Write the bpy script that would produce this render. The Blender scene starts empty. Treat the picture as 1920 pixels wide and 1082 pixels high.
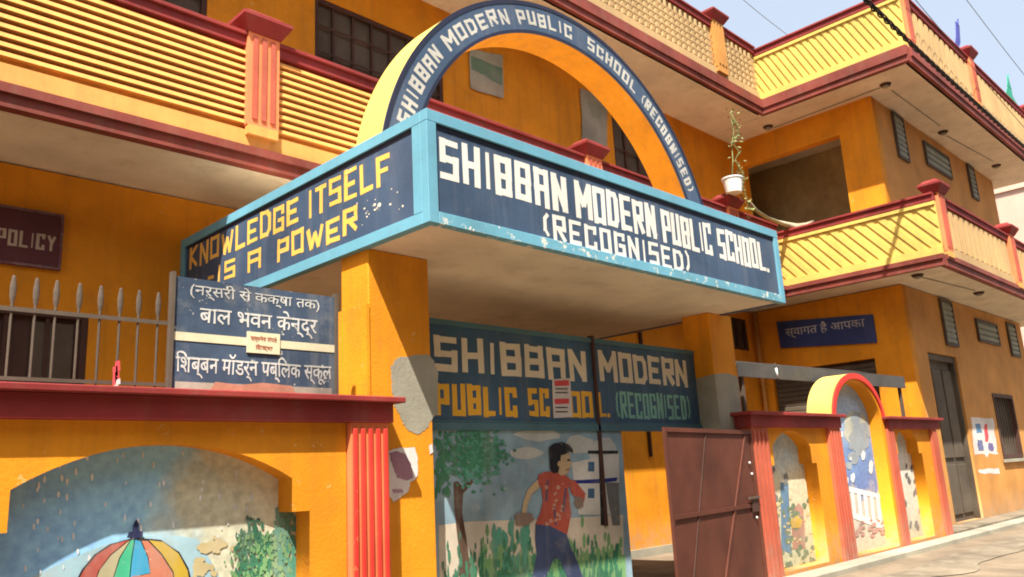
import bpy, bmesh, math, random
from mathutils import Vector, Matrix, noise
random.seed(7)
SC = bpy.context.scene
COL = SC.collection

# ------------------------------------------------------------------ camera
F_PX, CX, CY = 1552.0, 960.0, 541.0
AX = Vector((0.70728528, -0.12245541, -0.69624148))     # world X seen from the camera
BX = Vector((-0.70498889, -0.19508343, -0.68186004))    # world Y
VX = Vector((-0.05232773, 0.97311208, -0.22430934))     # world Z
ROT = Matrix((AX, BX, VX))
EYE = Vector((0, 0, 1.6))
cd = bpy.data.cameras.new('camera'); cam = bpy.data.objects.new('camera', cd); COL.objects.link(cam)
cd.sensor_width = 36.0; cd.lens = F_PX / 1920 * 36.0; cd.clip_end = 2000; cd.clip_start = 0.05
cam.matrix_world = Matrix.Translation(EYE) @ ROT.to_4x4()
SC.camera = cam

# ------------------------------------------------------------------ world, sun, exposure
SUN = Vector((0.51, 0.405, -1.0)).normalized()            # the way the light travels
elev = math.asin(-SUN.z); az = math.atan2(-SUN.x, -SUN.y)
w = bpy.data.worlds.new('World'); SC.world = w; w.use_nodes = True
nt = w.node_tree; bg = nt.nodes['Background']
sky = nt.nodes.new('ShaderNodeTexSky'); sky.sky_type = 'NISHITA'; sky.sun_disc = False
sky.sun_elevation = elev; sky.sun_rotation = az; sky.air_density = 1.0; sky.dust_density = 6.0; sky.ozone_density = 1.0
hz = nt.nodes.new('ShaderNodeMix'); hz.data_type = 'RGBA'; hz.inputs[0].default_value = 0.45      # thin white summer haze over the whole sky
nt.links.new(sky.outputs[0], hz.inputs[6]); hz.inputs[7].default_value = (6.2, 7.0, 8.0, 1)
nt.links.new(hz.outputs[2], bg.inputs[0]); bg.inputs[1].default_value = 0.08
sd = bpy.data.lights.new('sun', 'SUN'); sd.energy = 5.0; sd.angle = math.radians(0.6); sd.color = (1.0, 0.94, 0.84)
so = bpy.data.objects.new('sun', sd); COL.objects.link(so); so.rotation_euler = SUN.to_track_quat('-Z', 'Y').to_euler(); so.location = (-10, -8, 25)
SC.view_settings.view_transform = 'Standard'; SC.view_settings.look = 'None'
SC.view_settings.exposure = 1.25; SC.view_settings.gamma = 1; SC.view_settings.use_curve_mapping = False
SC.cycles.filter_width = 1.9; SC.cycles.max_bounces = 8; SC.cycles.diffuse_bounces = 5

# ------------------------------------------------------------------ helpers
def px(x, y, ax, val):
    """the point of the plane (axis ax = val) seen at photo pixel x, y"""
    r = ROT @ Vector((x - CX, -(y - CY), -F_PX))
    return EYE + r * ((val - EYE[ax]) / r[ax])

def srgb(r, g, b):
    f = lambda c: (c/255/12.92 if c/255 <= 0.04045 else ((c/255+0.055)/1.055)**2.4)
    return (f(r), f(g), f(b), 1)

MATS = {}
def paint(name, col, rough=0.75, var=0.16, streak=0.12, dirt=0.0, dirtcol=(0.16, 0.12, 0.08, 1), bump=0.25, fine=34, chips=0.0, chipcol=(0.6, 0.57, 0.5, 1), grime=0.0):
    m = bpy.data.materials.new(name); m.use_nodes = True; MATS[name] = m
    n, l = m.node_tree.nodes, m.node_tree.links; b = n['Principled BSDF']
    b.inputs['Roughness'].default_value = rough; b.inputs['Specular IOR Level'].default_value = 0.3
    g = n.new('ShaderNodeNewGeometry')
    def noi(scale, det=4, mp=None, rgh=0.6):
        t = n.new('ShaderNodeTexNoise'); t.inputs['Scale'].default_value = scale; t.inputs['Detail'].default_value = det; t.inputs['Roughness'].default_value = rgh
        if mp:
            q = n.new('ShaderNodeMapping'); q.inputs['Scale'].default_value = mp; l.new(g.outputs['Position'], q.inputs[0]); l.new(q.outputs[0], t.inputs['Vector'])
        else: l.new(g.outputs['Position'], t.inputs['Vector'])
        return t
    def rng(src, a, c, lo=0.0, hi=1.0):
        r = n.new('ShaderNodeMapRange'); r.inputs[1].default_value = a; r.inputs[2].default_value = c; r.inputs[3].default_value = lo; r.inputs[4].default_value = hi
        l.new(src, r.inputs[0]); return r.outputs[0]
    def mix(fac, a, c, mode='MIX'):
        x = n.new('ShaderNodeMix'); x.data_type = 'RGBA'; x.blend_type = mode
        if hasattr(fac, 'default_value') or hasattr(fac, 'links'): l.new(fac, x.inputs[0])
        else: x.inputs[0].default_value = fac
        for s, k in ((a, 6), (c, 7)):
            if isinstance(s, tuple): x.inputs[k].default_value = s
            else: l.new(s, x.inputs[k])
        return x.outputs[2]
    big = noi(1.1, 5); fin = noi(fine, 5)
    dark = tuple(c*(1-var*1.6) for c in col[:3]) + (1,); lite = tuple(min(1, c*(1+var*0.7)+var*0.02) for c in col[:3]) + (1,)
    c = mix(rng(big.outputs[0], 0.3, 0.7), dark, lite)
    c = mix(rng(fin.outputs[0], 0.3, 0.75, 0, 0.5*var*2), c, tuple(x*0.55 for x in col[:3]) + (1,))
    if streak:
        st = noi(1.0, 4, (7, 7, 0.35)); c = mix(rng(st.outputs[0], 0.5, 0.78, 0, streak), c, dirtcol)
    if dirt:
        d2 = noi(2.6, 7, None, 0.72); c = mix(rng(d2.outputs[0], 0.52, 0.7, 0, dirt), c, dirtcol)
    if grime:      # splash-back dust near the ground
        sp = n.new('ShaderNodeSeparateXYZ'); l.new(g.outputs['Position'], sp.inputs[0])
        gr = rng(sp.outputs[2], 0.0, 0.75, 1, 0); nn = noi(6, 5); mul = n.new('ShaderNodeMath'); mul.operation = 'MULTIPLY'
        l.new(gr, mul.inputs[0]); l.new(rng(nn.outputs[0], 0.3, 0.65, 0, grime), mul.inputs[1]); c = mix(mul.outputs[0], c, (0.3, 0.25, 0.19, 1))
    if chips:
        ch = noi(9, 6, None, 0.75); c = mix(rng(ch.outputs[0], 0.66-chips*0.2, 0.68-chips*0.2), c, chipcol)
    l.new(c, b.inputs['Base Color'])
    bp = n.new('ShaderNodeBump'); bp.inputs['Strength'].default_value = bump; bp.inputs['Distance'].default_value = 0.006
    l.new(fin.outputs[0], bp.inputs['Height']); l.new(bp.outputs[0], b.inputs['Normal'])
    return m

def S(*c): return srgb(*c)
ORANGE = paint('orange_wall_paint', (0.72, 0.27, 0.006, 1), 0.8, 0.14, 0.42, 0.30, (0.34, 0.13, 0.02, 1), bump=0.6, grime=0.8, chips=0.07, chipcol=(0.6, 0.36, 0.12, 1))
ORANGE_OLD = paint('faded_orange_paint', (0.54, 0.25, 0.06, 1), 0.85, 0.16, 0.2, 0.18, grime=0.8)
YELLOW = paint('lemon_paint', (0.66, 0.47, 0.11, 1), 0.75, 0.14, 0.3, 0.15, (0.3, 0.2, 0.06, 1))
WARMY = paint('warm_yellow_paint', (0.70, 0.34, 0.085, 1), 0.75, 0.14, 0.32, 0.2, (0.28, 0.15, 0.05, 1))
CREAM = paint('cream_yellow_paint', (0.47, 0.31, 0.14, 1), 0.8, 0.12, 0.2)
RED = paint('maroon_trim_paint', (0.25, 0.024, 0.022, 1), 0.75, 0.25, 0.2, 0.12)
REDB = paint('eave_maroon_paint', (0.23, 0.045, 0.03, 1), 0.7, 0.3, 0.3, 0.25)
REDF = paint('flute_red_paint', (0.60, 0.035, 0.022, 1), 0.6, 0.15, 0.12, chips=0.05, chipcol=(0.7, 0.3, 0.1, 1))
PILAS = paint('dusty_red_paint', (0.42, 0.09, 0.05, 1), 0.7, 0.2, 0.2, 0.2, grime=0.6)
PILAS2 = paint('lighter_dusty_red_paint', (0.56, 0.135, 0.065, 1), 0.7, 0.2, 0.2, 0.2, grime=0.6)  # lighter tone of the pilaster bases between the flutes
SALMON = paint('salmon_paint', (0.78, 0.22, 0.085, 1), 0.7, 0.15, 0.15, grime=0.5)
PLASTER = paint('beige_soffit_plaster', (0.70, 0.61, 0.47, 1), 0.9, 0.12, 0.0, 0.35, (0.36, 0.27, 0.16, 1), bump=0.5)
CEMENT = paint('raw_cement', (0.33, 0.31, 0.24, 1), 0.95, 0.2, 0.1, 0.1, bump=0.7)
NAVY = paint('navy_sign_paint', (0.045, 0.078, 0.135, 1), 0.55, 0.22, 0.25, 0.15, (0.2, 0.2, 0.22, 1), chips=0.0)
NAVYG = paint('teal_navy_gate_paint', (0.045, 0.105, 0.18, 1), 0.6, 0.25, 0.3, 0.2, (0.18, 0.2, 0.2, 1))
NAVYD = paint('dark_navy_border_and_shadow', (0.012, 0.016, 0.04, 1), 0.6, 0.2, 0.05)  # arch borders, and the shade painted under the canopy frames
LBLUE = paint('sky_blue_frame_paint', (0.13, 0.35, 0.46, 1), 0.6, 0.14, 0.12, 0.1)
LBLUEW = paint('worn_sky_blue_frame_paint', (0.13, 0.35, 0.46, 1), 0.6, 0.14, 0.12, 0.1, chips=0.45, chipcol=(0.62, 0.6, 0.5, 1))
WHITEL = paint('white_lettering_paint', (0.68, 0.65, 0.58, 1), 0.6, 0.08, 0.1)
ARCHL = paint('faded_arch_lettering', (0.50, 0.48, 0.42, 1), 0.7, 0.2, 0.3, 0.2, (0.16, 0.18, 0.22, 1), chips=0.1, chipcol=(0.1, 0.13, 0.2, 1))
CREAML = paint('cream_lettering_paint', (0.72, 0.64, 0.48, 1), 0.6, 0.10, 0.1)
YELL = paint('yellow_lettering_paint', (0.80, 0.47, 0.09, 1), 0.6, 0.16, 0.1, chips=0.12, chipcol=(0.55, 0.5, 0.42, 1))
YELG = paint('gate_yellow_lettering_paint', (0.78, 0.42, 0.03, 1), 0.6, 0.12, 0.1)
TEAL = paint('teal_lettering_paint', (0.22, 0.48, 0.36, 1), 0.6, 0.12, 0.1)
TEALF = paint('teal_rail_paint', (0.07, 0.16, 0.19, 1), 0.6, 0.2, 0.2)
MAROONB = paint('maroon_board_paint', (0.10, 0.025, 0.03, 1), 0.6, 0.2, 0.1)
GREYM = paint('grey_iron', (0.095, 0.07, 0.05, 1), 0.7, 0.2, 0.2, 0.2)
TIN = paint('weathered_tin', (0.065, 0.063, 0.058, 1), 0.6, 0.25, 0.3, 0.3)
DARK = paint('dark_shutter', (0.10, 0.075, 0.05, 1), 0.8, 0.3, 0.2, 0.2)
DARKM = paint('dark_mesh_window', (0.11, 0.085, 0.06, 1), 0.8, 0.3, 0.2, 0.3, (0.12, 0.09, 0.05, 1), bump=0.8, fine=60)
BROWNG = paint('red_oxide_gate_paint', (0.11, 0.028, 0.013, 1), 0.75, 0.3, 0.2, 0.25, (0.07, 0.03, 0.02, 1))
BROWND = paint('dark_brown_wood', (0.07, 0.03, 0.02, 1), 0.7, 0.2, 0.1)
BLACK = paint('black_paint', (0.012, 0.012, 0.014, 1), 0.6, 0.2, 0)
PAPER = paint('paper_white', (0.64, 0.60, 0.57, 1), 0.9, 0.16, 0.2, 0.35, (0.4, 0.33, 0.25, 1))
PAPERR = paint('paper_red_print', (0.65, 0.08, 0.09, 1), 0.9, 0.15, 0)
PAPERM = paint('paper_mauve_print', (0.32, 0.17, 0.22, 1), 0.9, 0.35, 0, 0.3, (0.6, 0.5, 0.5, 1))
GREYP = paint('grey_green_panel', (0.26, 0.27, 0.21, 1), 0.7, 0.2, 0.2, 0.3, (0.42, 0.38, 0.3, 1))
GREYD = paint('grey_green_louvre', (0.14, 0.17, 0.13, 1), 0.7, 0.2, 0.2)
ROOM = paint('dim_room_plaster', (0.42, 0.32, 0.15, 1), 0.95, 0.25, 0.2, 0.3)
PEACH = paint('peach_house_paint', (0.62, 0.42, 0.33, 1), 0.9, 0.08, 0.1)
GREEN = paint('green_cloth', (0.03, 0.30, 0.2, 1), 0.8, 0.15, 0)
BLUEF = paint('blue_cloth', (0.06, 0.07, 0.30, 1), 0.8, 0.15, 0)
WHITE = paint('white_glaze', (0.75, 0.76, 0.72, 1), 0.4, 0.1, 0.1)
STEM = paint('dry_vine', (0.22, 0.26, 0.09, 1), 0.8, 0.3, 0)
CLOTH = paint('pale_rag', (0.38, 0.33, 0.22, 1), 0.95, 0.2, 0, 0.2)
SIGNB = paint('royal_blue_board', (0.03, 0.05, 0.16, 1), 0.5, 0.2, 0.1)

WORLD = {}
def root(name, label, cat, loc, group=None):
    o = bpy.data.objects.new(name, None); COL.objects.link(o); o.location = loc; o.empty_display_size = 0.3
    o['label'] = label; o['category'] = cat
    if group: o['group'] = group
    WORLD[o.name] = Vector(loc); return o
def link(name, me, mat, parent=None, at=(0, 0, 0), label=None, kind=None, cat=None, group=None):
    if mat and not me.materials: me.materials.append(mat)
    o = bpy.data.objects.new(name, me); COL.objects.link(o); at = Vector(at)
    WORLD[o.name] = at
    if parent: o.parent = parent; o.location = at - WORLD[parent.name]
    else: o.location = at
    if label: o['label'] = label
    if kind: o['kind'] = kind
    if cat: o['category'] = cat
    if group: o['group'] = group
    return o
def finish(name, me, mat, parent=None, **k):
    vs = [v.co for v in me.vertices]
    c = Vector([(min(v[i] for v in vs)+max(v[i] for v in vs))/2 for i in range(3)])
    if parent is None: c.z = min(v.z for v in vs)
    me.transform(Matrix.Translation(-c)); return link(name, me, mat, parent, c, **k)
def bmdone(name, bm, mat, parent=None, bev=0, **k):
    if bev: bmesh.ops.bevel(bm, geom=bm.edges[:], offset=bev, segments=1, affect='EDGES')
    bmesh.ops.recalc_face_normals(bm, faces=bm.faces[:])
    me = bpy.data.meshes.new(name); bm.to_mesh(me); bm.free(); return finish(name, me, mat, parent, **k)
def addbox(bm, x0, x1, y0, y1, z0, z1):
    v = [bm.verts.new((x, y, z)) for x in (x0, x1) for y in (y0, y1) for z in (z0, z1)]
    for f in ((0, 1, 3, 2), (4, 6, 7, 5), (0, 4, 5, 1), (2, 3, 7, 6), (0, 2, 6, 4), (1, 5, 7, 3)): bm.faces.new([v[i] for i in f])
def box(name, x0, x1, y0, y1, z0, z1, mat, parent=None, bev=0, **k):
    bm = bmesh.new(); addbox(bm, x0, x1, y0, y1, z0, z1); return bmdone(name, bm, mat, parent, bev, **k)
def boxes(name, lst, mat, parent=None, bev=0, **k):
    bm = bmesh.new(); [addbox(bm, *b) for b in lst]; return bmdone(name, bm, mat, parent, bev, **k)
def prism(bm, pts, off):
    """closed polygon pts (3D) pushed along off"""
    off = Vector(off); a = [bm.verts.new(p) for p in pts]; b = [bm.verts.new(Vector(p)+off) for p in pts]; n = len(pts)
    bm.faces.new(a); bm.faces.new(b[::-1])
    for i in range(n): bm.faces.new([a[i], b[i], b[(i+1) % n], a[(i+1) % n]])
def poly(name, pts, off, mat, parent=None, **k):
    bm = bmesh.new(); prism(bm, pts, off); bm.normal_update(); bmesh.ops.triangulate(bm, faces=[f for f in bm.faces if len(f.verts) > 4]); return bmdone(name, bm, mat, parent, **k)
def tube(bm, pts, r, seg=8, r2=None):
    pts = [Vector(p) for p in pts]; rings = []
    for i, p in enumerate(pts):
        d = (pts[min(i+1, len(pts)-1)] - pts[max(i-1, 0)]).normalized()
        u = d.orthogonal().normalized() if i == 0 else (u - d*u.dot(d)).normalized()
        v = d.cross(u); rr = r if r2 is None else r + (r2-r)*i/(len(pts)-1)
        rings.append([bm.verts.new(p + (u*math.cos(a)+v*math.sin(a))*rr) for a in [2*math.pi*k/seg for k in range(seg)]])
    for a, b in zip(rings, rings[1:]):
        for k in range(seg): bm.faces.new([a[k], a[(k+1) % seg], b[(k+1) % seg], b[k]])
    bm.faces.new(rings[0][::-1]); bm.faces.new(rings[-1])
def smooth(o):
    for p in o.data.polygons: p.use_smooth = True
    return o
def pipe(name, pts, r, mat, parent=None, seg=8, r2=None, **k):
    bm = bmesh.new(); tube(bm, pts, r, seg, r2); return smooth(bmdone(name, bm, mat, parent, **k))
def cutout(name, outer, holes, y0, y1, mat, parent=None, **k):
    """flat panel in X,Z with holes, from y0 (front) to y1 (back)"""
    cu = bpy.data.curves.new('c', 'CURVE'); cu.dimensions = '2D'; cu.fill_mode = 'BOTH'; cu.extrude = (y1-y0)/2
    for lp in [outer]+holes:
        s = cu.splines.new('POLY'); s.points.add(len(lp)-1); s.use_cyclic_u = True
        for p, q in zip(s.points, lp): p.co = (q[0], q[1], 0, 1)
    o = bpy.data.objects.new('c', cu); COL.objects.link(o); me = bpy.data.meshes.new_from_object(o)
    bpy.data.objects.remove(o); bpy.data.curves.remove(cu); me.materials.clear()
    ym = (y0+y1)/2
    for v in me.vertices: v.co = Vector((v.co.x, ym - v.co.z, v.co.y))
    me.name = name
    return finish(name, me, mat, parent, **k)

# block lettering: strokes on a unit box -----------------------------------
G = {'S': [[(1,1),(0,1),(0,.5),(1,.5),(1,0),(0,0)]], 'H': [[(0,0),(0,1)],[(1,0),(1,1)],[(0,.5),(1,.5)]], 'I': [[(.5,0),(.5,1)]],
 'B': [[(0,0),(0,1),(1,1),(1,.5),(1,0),(0,0)],[(0,.5),(1,.5)]], 'A': [[(0,0),(0,1),(1,1),(1,0)],[(0,.48),(1,.48)]],
 'N': [[(0,0),(0,1),(1,0),(1,1)]], 'M': [[(0,0),(0,1),(.5,.35),(1,1),(1,0)]], 'O': [[(0,0),(0,1),(1,1),(1,0),(0,0)]],
 'D': [[(0,0),(0,1),(.75,1),(1,.8),(1,.2),(.75,0),(0,0)]], 'E': [[(1,1),(0,1),(0,0),(1,0)],[(0,.5),(.8,.5)]],
 'R': [[(0,0),(0,1),(1,1),(1,.5),(0,.5)],[(.4,.5),(1,0)]], 'P': [[(0,0),(0,1),(1,1),(1,.45),(0,.45)]], 'U': [[(0,1),(0,0),(1,0),(1,1)]],
 'L': [[(0,1),(0,0),(1,0)]], 'C': [[(1,.8),(1,1),(0,1),(0,0),(1,0),(1,.2)]], 'G': [[(1,.8),(1,1),(0,1),(0,0),(1,0),(1,.45),(.55,.45)]],
 'K': [[(0,0),(0,1)],[(1,1),(0,.5),(1,0)]], 'W': [[(0,1),(.25,0),(.5,.75),(.75,0),(1,1)]], 'T': [[(0,1),(1,1)],[(.5,1),(.5,0)]],
 'F': [[(0,0),(0,1),(1,1)],[(0,.5),(.8,.5)]], 'Y': [[(0,1),(.5,.5),(1,1)],[(.5,.5),(.5,0)]],
 '(': [[(1,1),(.2,.75),(.2,.25),(1,0)]], ')': [[(0,1),(.8,.75),(.8,.25),(0,0)]], '.': [[(.3,0),(.6,0)]], '-': [[(0,.5),(1,.5)]]}
WID = {'I': .42, 'M': 1.3, 'W': 1.3, '(': .5, ')': .5, '.': .35, '-': .6, 'T': .95, ' ': .5}
def word(name, txt, u0, u1, v0, v1, t, fmap, mat, parent, gap=.28, wv=0.0, th=0.0012, **k):
    """txt fitted into u0..u1 x v0..v1; fmap(u, v, d) gives the world point"""
    ws = [WID.get(c, 1.0) for c in txt]; tot = sum(ws)+gap*(len(txt)-1); s = (u1-u0)/tot; u = u0; bm = bmesh.new(); n = 0
    for c, wd in zip(txt, ws):
        W = wd*s; jv = random.uniform(-wv, wv); jt = random.uniform(-wv, wv)
        if c != ' ':
            ta = min(t, W*0.42); sg = 1 if s > 0 else -1; ta = min(t, abs(W)*0.42)
            for st in G[c]:
                P = [(u+sg*ta/2+(W-sg*ta)*a, v0+jv+t/2+(v1-v0+jt-t)*b) for a, b in st] if c != 'I' else [(u+W/2, v0+jv+t/2), (u+W/2, v1+jt-t/2)]
                for (a, b), (c2, d2) in zip(P, P[1:]):
                    L = math.hypot(c2-a, d2-b)
                    if L < 1e-6: continue
                    dx, dy = (c2-a)/L, (d2-b)/L; hw = (ta/2 if abs(dy) > .7 else t*0.42)
                    ex = hw*0.98 if (abs(dx) < .05 or abs(dy) < .05) else hw*0.4
                    jj = t*0.10; a += random.uniform(-jj, jj); b += random.uniform(-jj, jj); c2 += random.uniform(-jj, jj); d2 += random.uniform(-jj, jj); hw *= random.uniform(.9, 1.14)
                    A = (a-dx*ex, b-dy*ex); B2 = (c2+dx*ex, d2+dy*ex); nx, ny = -dy*hw, dx*hw
                    top = th + 0.00015*(n % 9); n += 1
                    q = [(A[0]+nx, A[1]+ny), (A[0]-nx, A[1]-ny), (B2[0]-nx, B2[1]-ny), (B2[0]+nx, B2[1]+ny)]
                    lo = [bm.verts.new(fmap(x, y, 0.0005)) for x, y in q]; hi = [bm.verts.new(fmap(x, y, top)) for x, y in q]
                    bm.faces.new(hi)
                    for i in range(4): bm.faces.new([lo[i], lo[(i+1) % 4], hi[(i+1) % 4], hi[i]])
        u += W+gap*s
    return bmdone(name, bm, mat, parent, **k)
def hindi(name, txt, u0, u1, v0, v1, fmap, mat, parent, bold=0.0, **k):
    cu = bpy.data.curves.new('t', 'FONT'); cu.body = txt; cu.extrude = 0.01; cu.offset = bold; cu.resolution_u = 2
    o = bpy.data.objects.new('t', cu); COL.objects.link(o); bpy.context.view_layer.update(); me = bpy.data.meshes.new_from_object(o)
    bpy.data.objects.remove(o); me.materials.clear()
    xs = [v.co.x for v in me.vertices]; ys = [v.co.y for v in me.vertices]; x0, x1, y0, y1 = min(xs), max(xs), min(ys), max(ys)
    for v in me.vertices: v.co = fmap(u0+(v.co.x-x0)/(x1-x0)*(u1-u0), v0+(v.co.y-y0)/(y1-y0)*(v1-v0), 0.003 if v.co.z > 0 else 0.0008)
    for v in me.vertices: a = v.co*22; v.co += Vector((noise.noise(a), 0, noise.noise(a+Vector((7, 3, 1)))))*.007
    me.name = name; return finish(name, me, mat, parent, **k)
def fy(y): return lambda u, v, d: Vector((u, y-d, v))       # a face looking at the street
def fx(x): return lambda u, v, d: Vector((x-d, u, v))       # a face looking left along the street

# flat painted shapes on a plane facing -Y ---------------------------------
_K = [0]
def ragged(P, amp, n=6):
    out = []
    for i, a in enumerate(P):
        b = P[(i+1) % len(P)]
        for j in range(n): t = j/n; out.append((a[0]+(b[0]-a[0])*t+random.uniform(-amp, amp), a[1]+(b[1]-a[1])*t+random.uniform(-amp, amp)))
    return out
def blot(name, P, y, mat, parent, layer=1, th=0.0012, **k):
    """P in photo pixels on the plane Y = y"""
    _K[0] = (_K[0]+1) % 30; layer += _K[0]*.013
    pts = [px(a, b, 1, y) for a, b in P]; pts = [Vector((p.x, y-0.0006-layer*0.0013, p.z)) for p in pts]
    return poly(name, pts, (0, th, 0), mat, parent, **k)
def blob(cx, cy, rx, ry, n=12, jit=0.15, a0=0):
    return [(cx+rx*math.cos(a0+2*math.pi*i/n)*(1+random.uniform(-jit, jit)), cy+ry*math.sin(a0+2*math.pi*i/n)*(1+random.uniform(-jit, jit))) for i in range(n)]
def dabs(name, centres, y, mat, parent, rx=5, ry=5, layer=2, n=7, jit=.3, **k):
    bm = bmesh.new()
    for i, (a, b) in enumerate(centres):
        s = random.uniform(.6, 1.3); L = layer + .45 + i*0.004
        pts = [px(p, q, 1, y) for p, q in blob(a, b, rx*s, ry*s, n, jit, random.random()*6)]
        vs = [bm.verts.new((p.x, y-0.0006-L*0.0013, p.z)) for p in pts]; bm.faces.new(vs)
    k.setdefault('kind', 'stuff'); return bmdone(name, bm, mat, parent, **k)
P_ = lambda n, c, v=.2: paint(n, c, 0.8, v+.06, 0.3, 0.3, (0.36, 0.34, 0.29, 1), bump=0.25, fine=16, chips=0.06, chipcol=(0.5, 0.47, 0.4, 1))

# ------------------------------------------------------------------ ground
def street():
    bm = bmesh.new(); xs = [-200, -40, -10, -2] + [i*0.5 for i in range(0, 81)] + [60, 250]; ys = [-250, -40, -6, 0, 2, 3, 4, 4.5, 5, 5.4, 5.8, 6.2, 7, 8.5, 11, 40, 250]
    g = [[bm.verts.new((x, y, 0.003*noise.noise(Vector((x*.9, y*.9, 0))) if 2 < y < 6 and 0 < x < 40 else 0)) for y in ys] for x in xs]
    for i in range(len(xs)-1):
        for j in range(len(ys)-1): bm.faces.new([g[i][j], g[i+1][j], g[i+1][j+1], g[i][j+1]])
    m = paint('dusty_concrete', (0.22, 0.17, 0.115, 1), 0.95, 0.28, 0, 0.7, (0.13, 0.10, 0.07, 1), bump=0.8, fine=20)
    bmdone('street', bm, m, None, kind='structure')
street()
rough_strip = paint('swept_dirt', (0.22, 0.18, 0.125, 1), 0.95, 0.35, 0, 0.6, (0.33, 0.28, 0.21, 1), bump=1.0, fine=14)
def strip(y0, y1, amp, nm, m, z=0.012):
    bm = bmesh.new(); n = 90; a = []
    for i in range(n+1):
        x = 9+28*i/n; j = amp*noise.noise(Vector((x*.7, y0, 3)))
        a.append([bm.verts.new((x, y0+j, z)), bm.verts.new((x, y1+j*.5, z))])
    for p, q in zip(a, a[1:]): bm.faces.new([p[0], q[0], q[1], p[1]])
    bmdone(nm, bm, m, None, kind='structure')
strip(4.3, 5.05, .5, 'dirt_verge', rough_strip)
box('kerb', 10.4, 40, 5.62, 5.95, -0.02, 0.09, CEMENT, None, 0.02, kind='structure')
box('footpath', 18.4, 40, 5.951, 6.49, -0.02, 0.13, rough_strip, None, 0.01, kind='structure')

# ------------------------------------------------------------------ the school building
YW, XW, YB, XB, YR = 10.2, 19.1, 8.7, 18.0, 6.5      # wall planes and balcony planes
B = root('school_building', 'two storey orange school building with slatted balconies and maroon trim', 'building', (10, 10.2, 0))
def wallh(name, x0, x1, z0, z1, holes, y0, y1, mat, **k):
    return cutout(name, [(x0, z0), (x1, z0), (x1, z1), (x0, z1)], [[(a, c), (b, c), (b, d), (a, d)] for a, b, c, d in holes], y0, y1, mat, B, **k)
wallh('ground_floor_wall', -6, 19.3, 0, 5.4, [(1.2, 3.3, 1.0, 3.75), (17.5, 18.75, 4.4, 5.2)], YW, YW+.25, ORANGE)
box('plinth', -6, 19.09, YW-.05, YW-.001, 0, .15, CEMENT, B)
wallh('upper_floor_wall', -6, 19.3, 5.7, 10.0, [(6.33, 8.95, 6.9, 9.2), (13.85, 15.3, 6.9, 9.45), (2.2, 4.6, 6.9, 9.2)], YW, YW+.25, ORANGE)
box('roof_slab', -6, XB+.1, YB+.05, 22, 10.0, 10.38, PLASTER, B)
box('balcony_slab', -6, XB+.1, YB+.05, YW+.3, 5.42, 5.69, PLASTER, B)
# wing toward the right: faces left (x = XW) and the street (y = YR)
def wallx(name, y0, y1, z0, z1, holes, x0, x1, mat, **k):
    o = cutout(name, [(y0, z0), (y1, z0), (y1, z1), (y0, z1)], [[(a, c), (b, c), (b, d), (a, d)] for a, b, c, d in holes], 0, x1-x0, mat, None, **k)
    me = o.data; ww = WORLD[o.name].copy(); bpy.data.objects.remove(o)
    for v in me.vertices:
        p = v.co + ww; v.co = Vector((x0 + p.y, p.x, p.z))
    me.flip_normals()
    return finish(name, me, None, B)
wallx('wing_side_wall', YR, YW, 0, 5.4, [(7.32, 9.85, 0.0 + .02, 3.85)], XW, XW+.25, ORANGE)
wallx('wing_side_wall', YR, YW, 5.7, 10.0, [(7.35, 9.95, 6.7, 9.3)], XW, XW+.25, ORANGE)
ZV = (( 21.35, 22.45, 4.15, 5.41 - .02), (27.0, 27.9, 4.3, 5.35))
wallh('wing_street_wall', XW+.251, 28.6, 0, 5.4, [(20.1, 22.05, .14, 3.95), (24.45, 26.3, 1.45, 3.15)], YR, YR+.25, ORANGE_OLD)
wallh('wing_street_wall', XW+.251, 28.6, 5.7, 10.0, [], YR, YR+.25, ORANGE_OLD)
box('wing_end_wall', 28.35, 28.6, YR+.251, 16, 0, 10, ORANGE_OLD, B)
box('wing_roof_slab', XB+.12, 29.6, 5.27, 22, 10.001, 10.381, PLASTER, B)
box('wing_balcony_slab', XB+.12, 29.6, 5.27, YW+.3, 5.421, 5.691, PLASTER, B)
# dim rooms behind the openings
boxes('room_back_wall', [(XW+.3, 27, 12.5, 12.6, 5.7, 10), (XW+.3, 27, 12.5, 12.6, 0, 5.4), (26.9, 27, YR+.3, 12.5, 5.7, 10), (26.9, 27, YR+.3, 12.5, 0, 5.4)], ROOM, B)
boxes('room_floor_slab', [(XW+.3, 26.8, YR+.3, 12.4, 0.0, 0.08)], CEMENT, B)
box('room_back_wall', XW+.26, 19.4, YW+.31, 12.45, 0, 10, ROOM, B)
for a, b2 in ((.09, 5.4), (5.7, 9.99)): box('room_partition', 21.6, 21.7, YR+.26, 12.4, a, b2, ROOM, B)
# shutter closing the lower opening of the wing, mostly behind the arches
for i in range(26):
    bm = None
sm = bpy.data.meshes.new('shutter_slat'); bm = bmesh.new(); addbox(bm, -.02, .02, -1.26, 1.26, -.055, .055); bmesh.ops.bevel(bm, geom=bm.edges[:], offset=.012, segments=1, affect='EDGES'); bm.to_mesh(sm); bm.free()
sh = box('shutter', XW+.16, XW+.18, 7.33, 9.84, .03, 3.84, DARK, B)
for i in range(32): link('slat', sm, DARK, sh, (XW+.13, 8.585, .1+.117*i))
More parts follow.
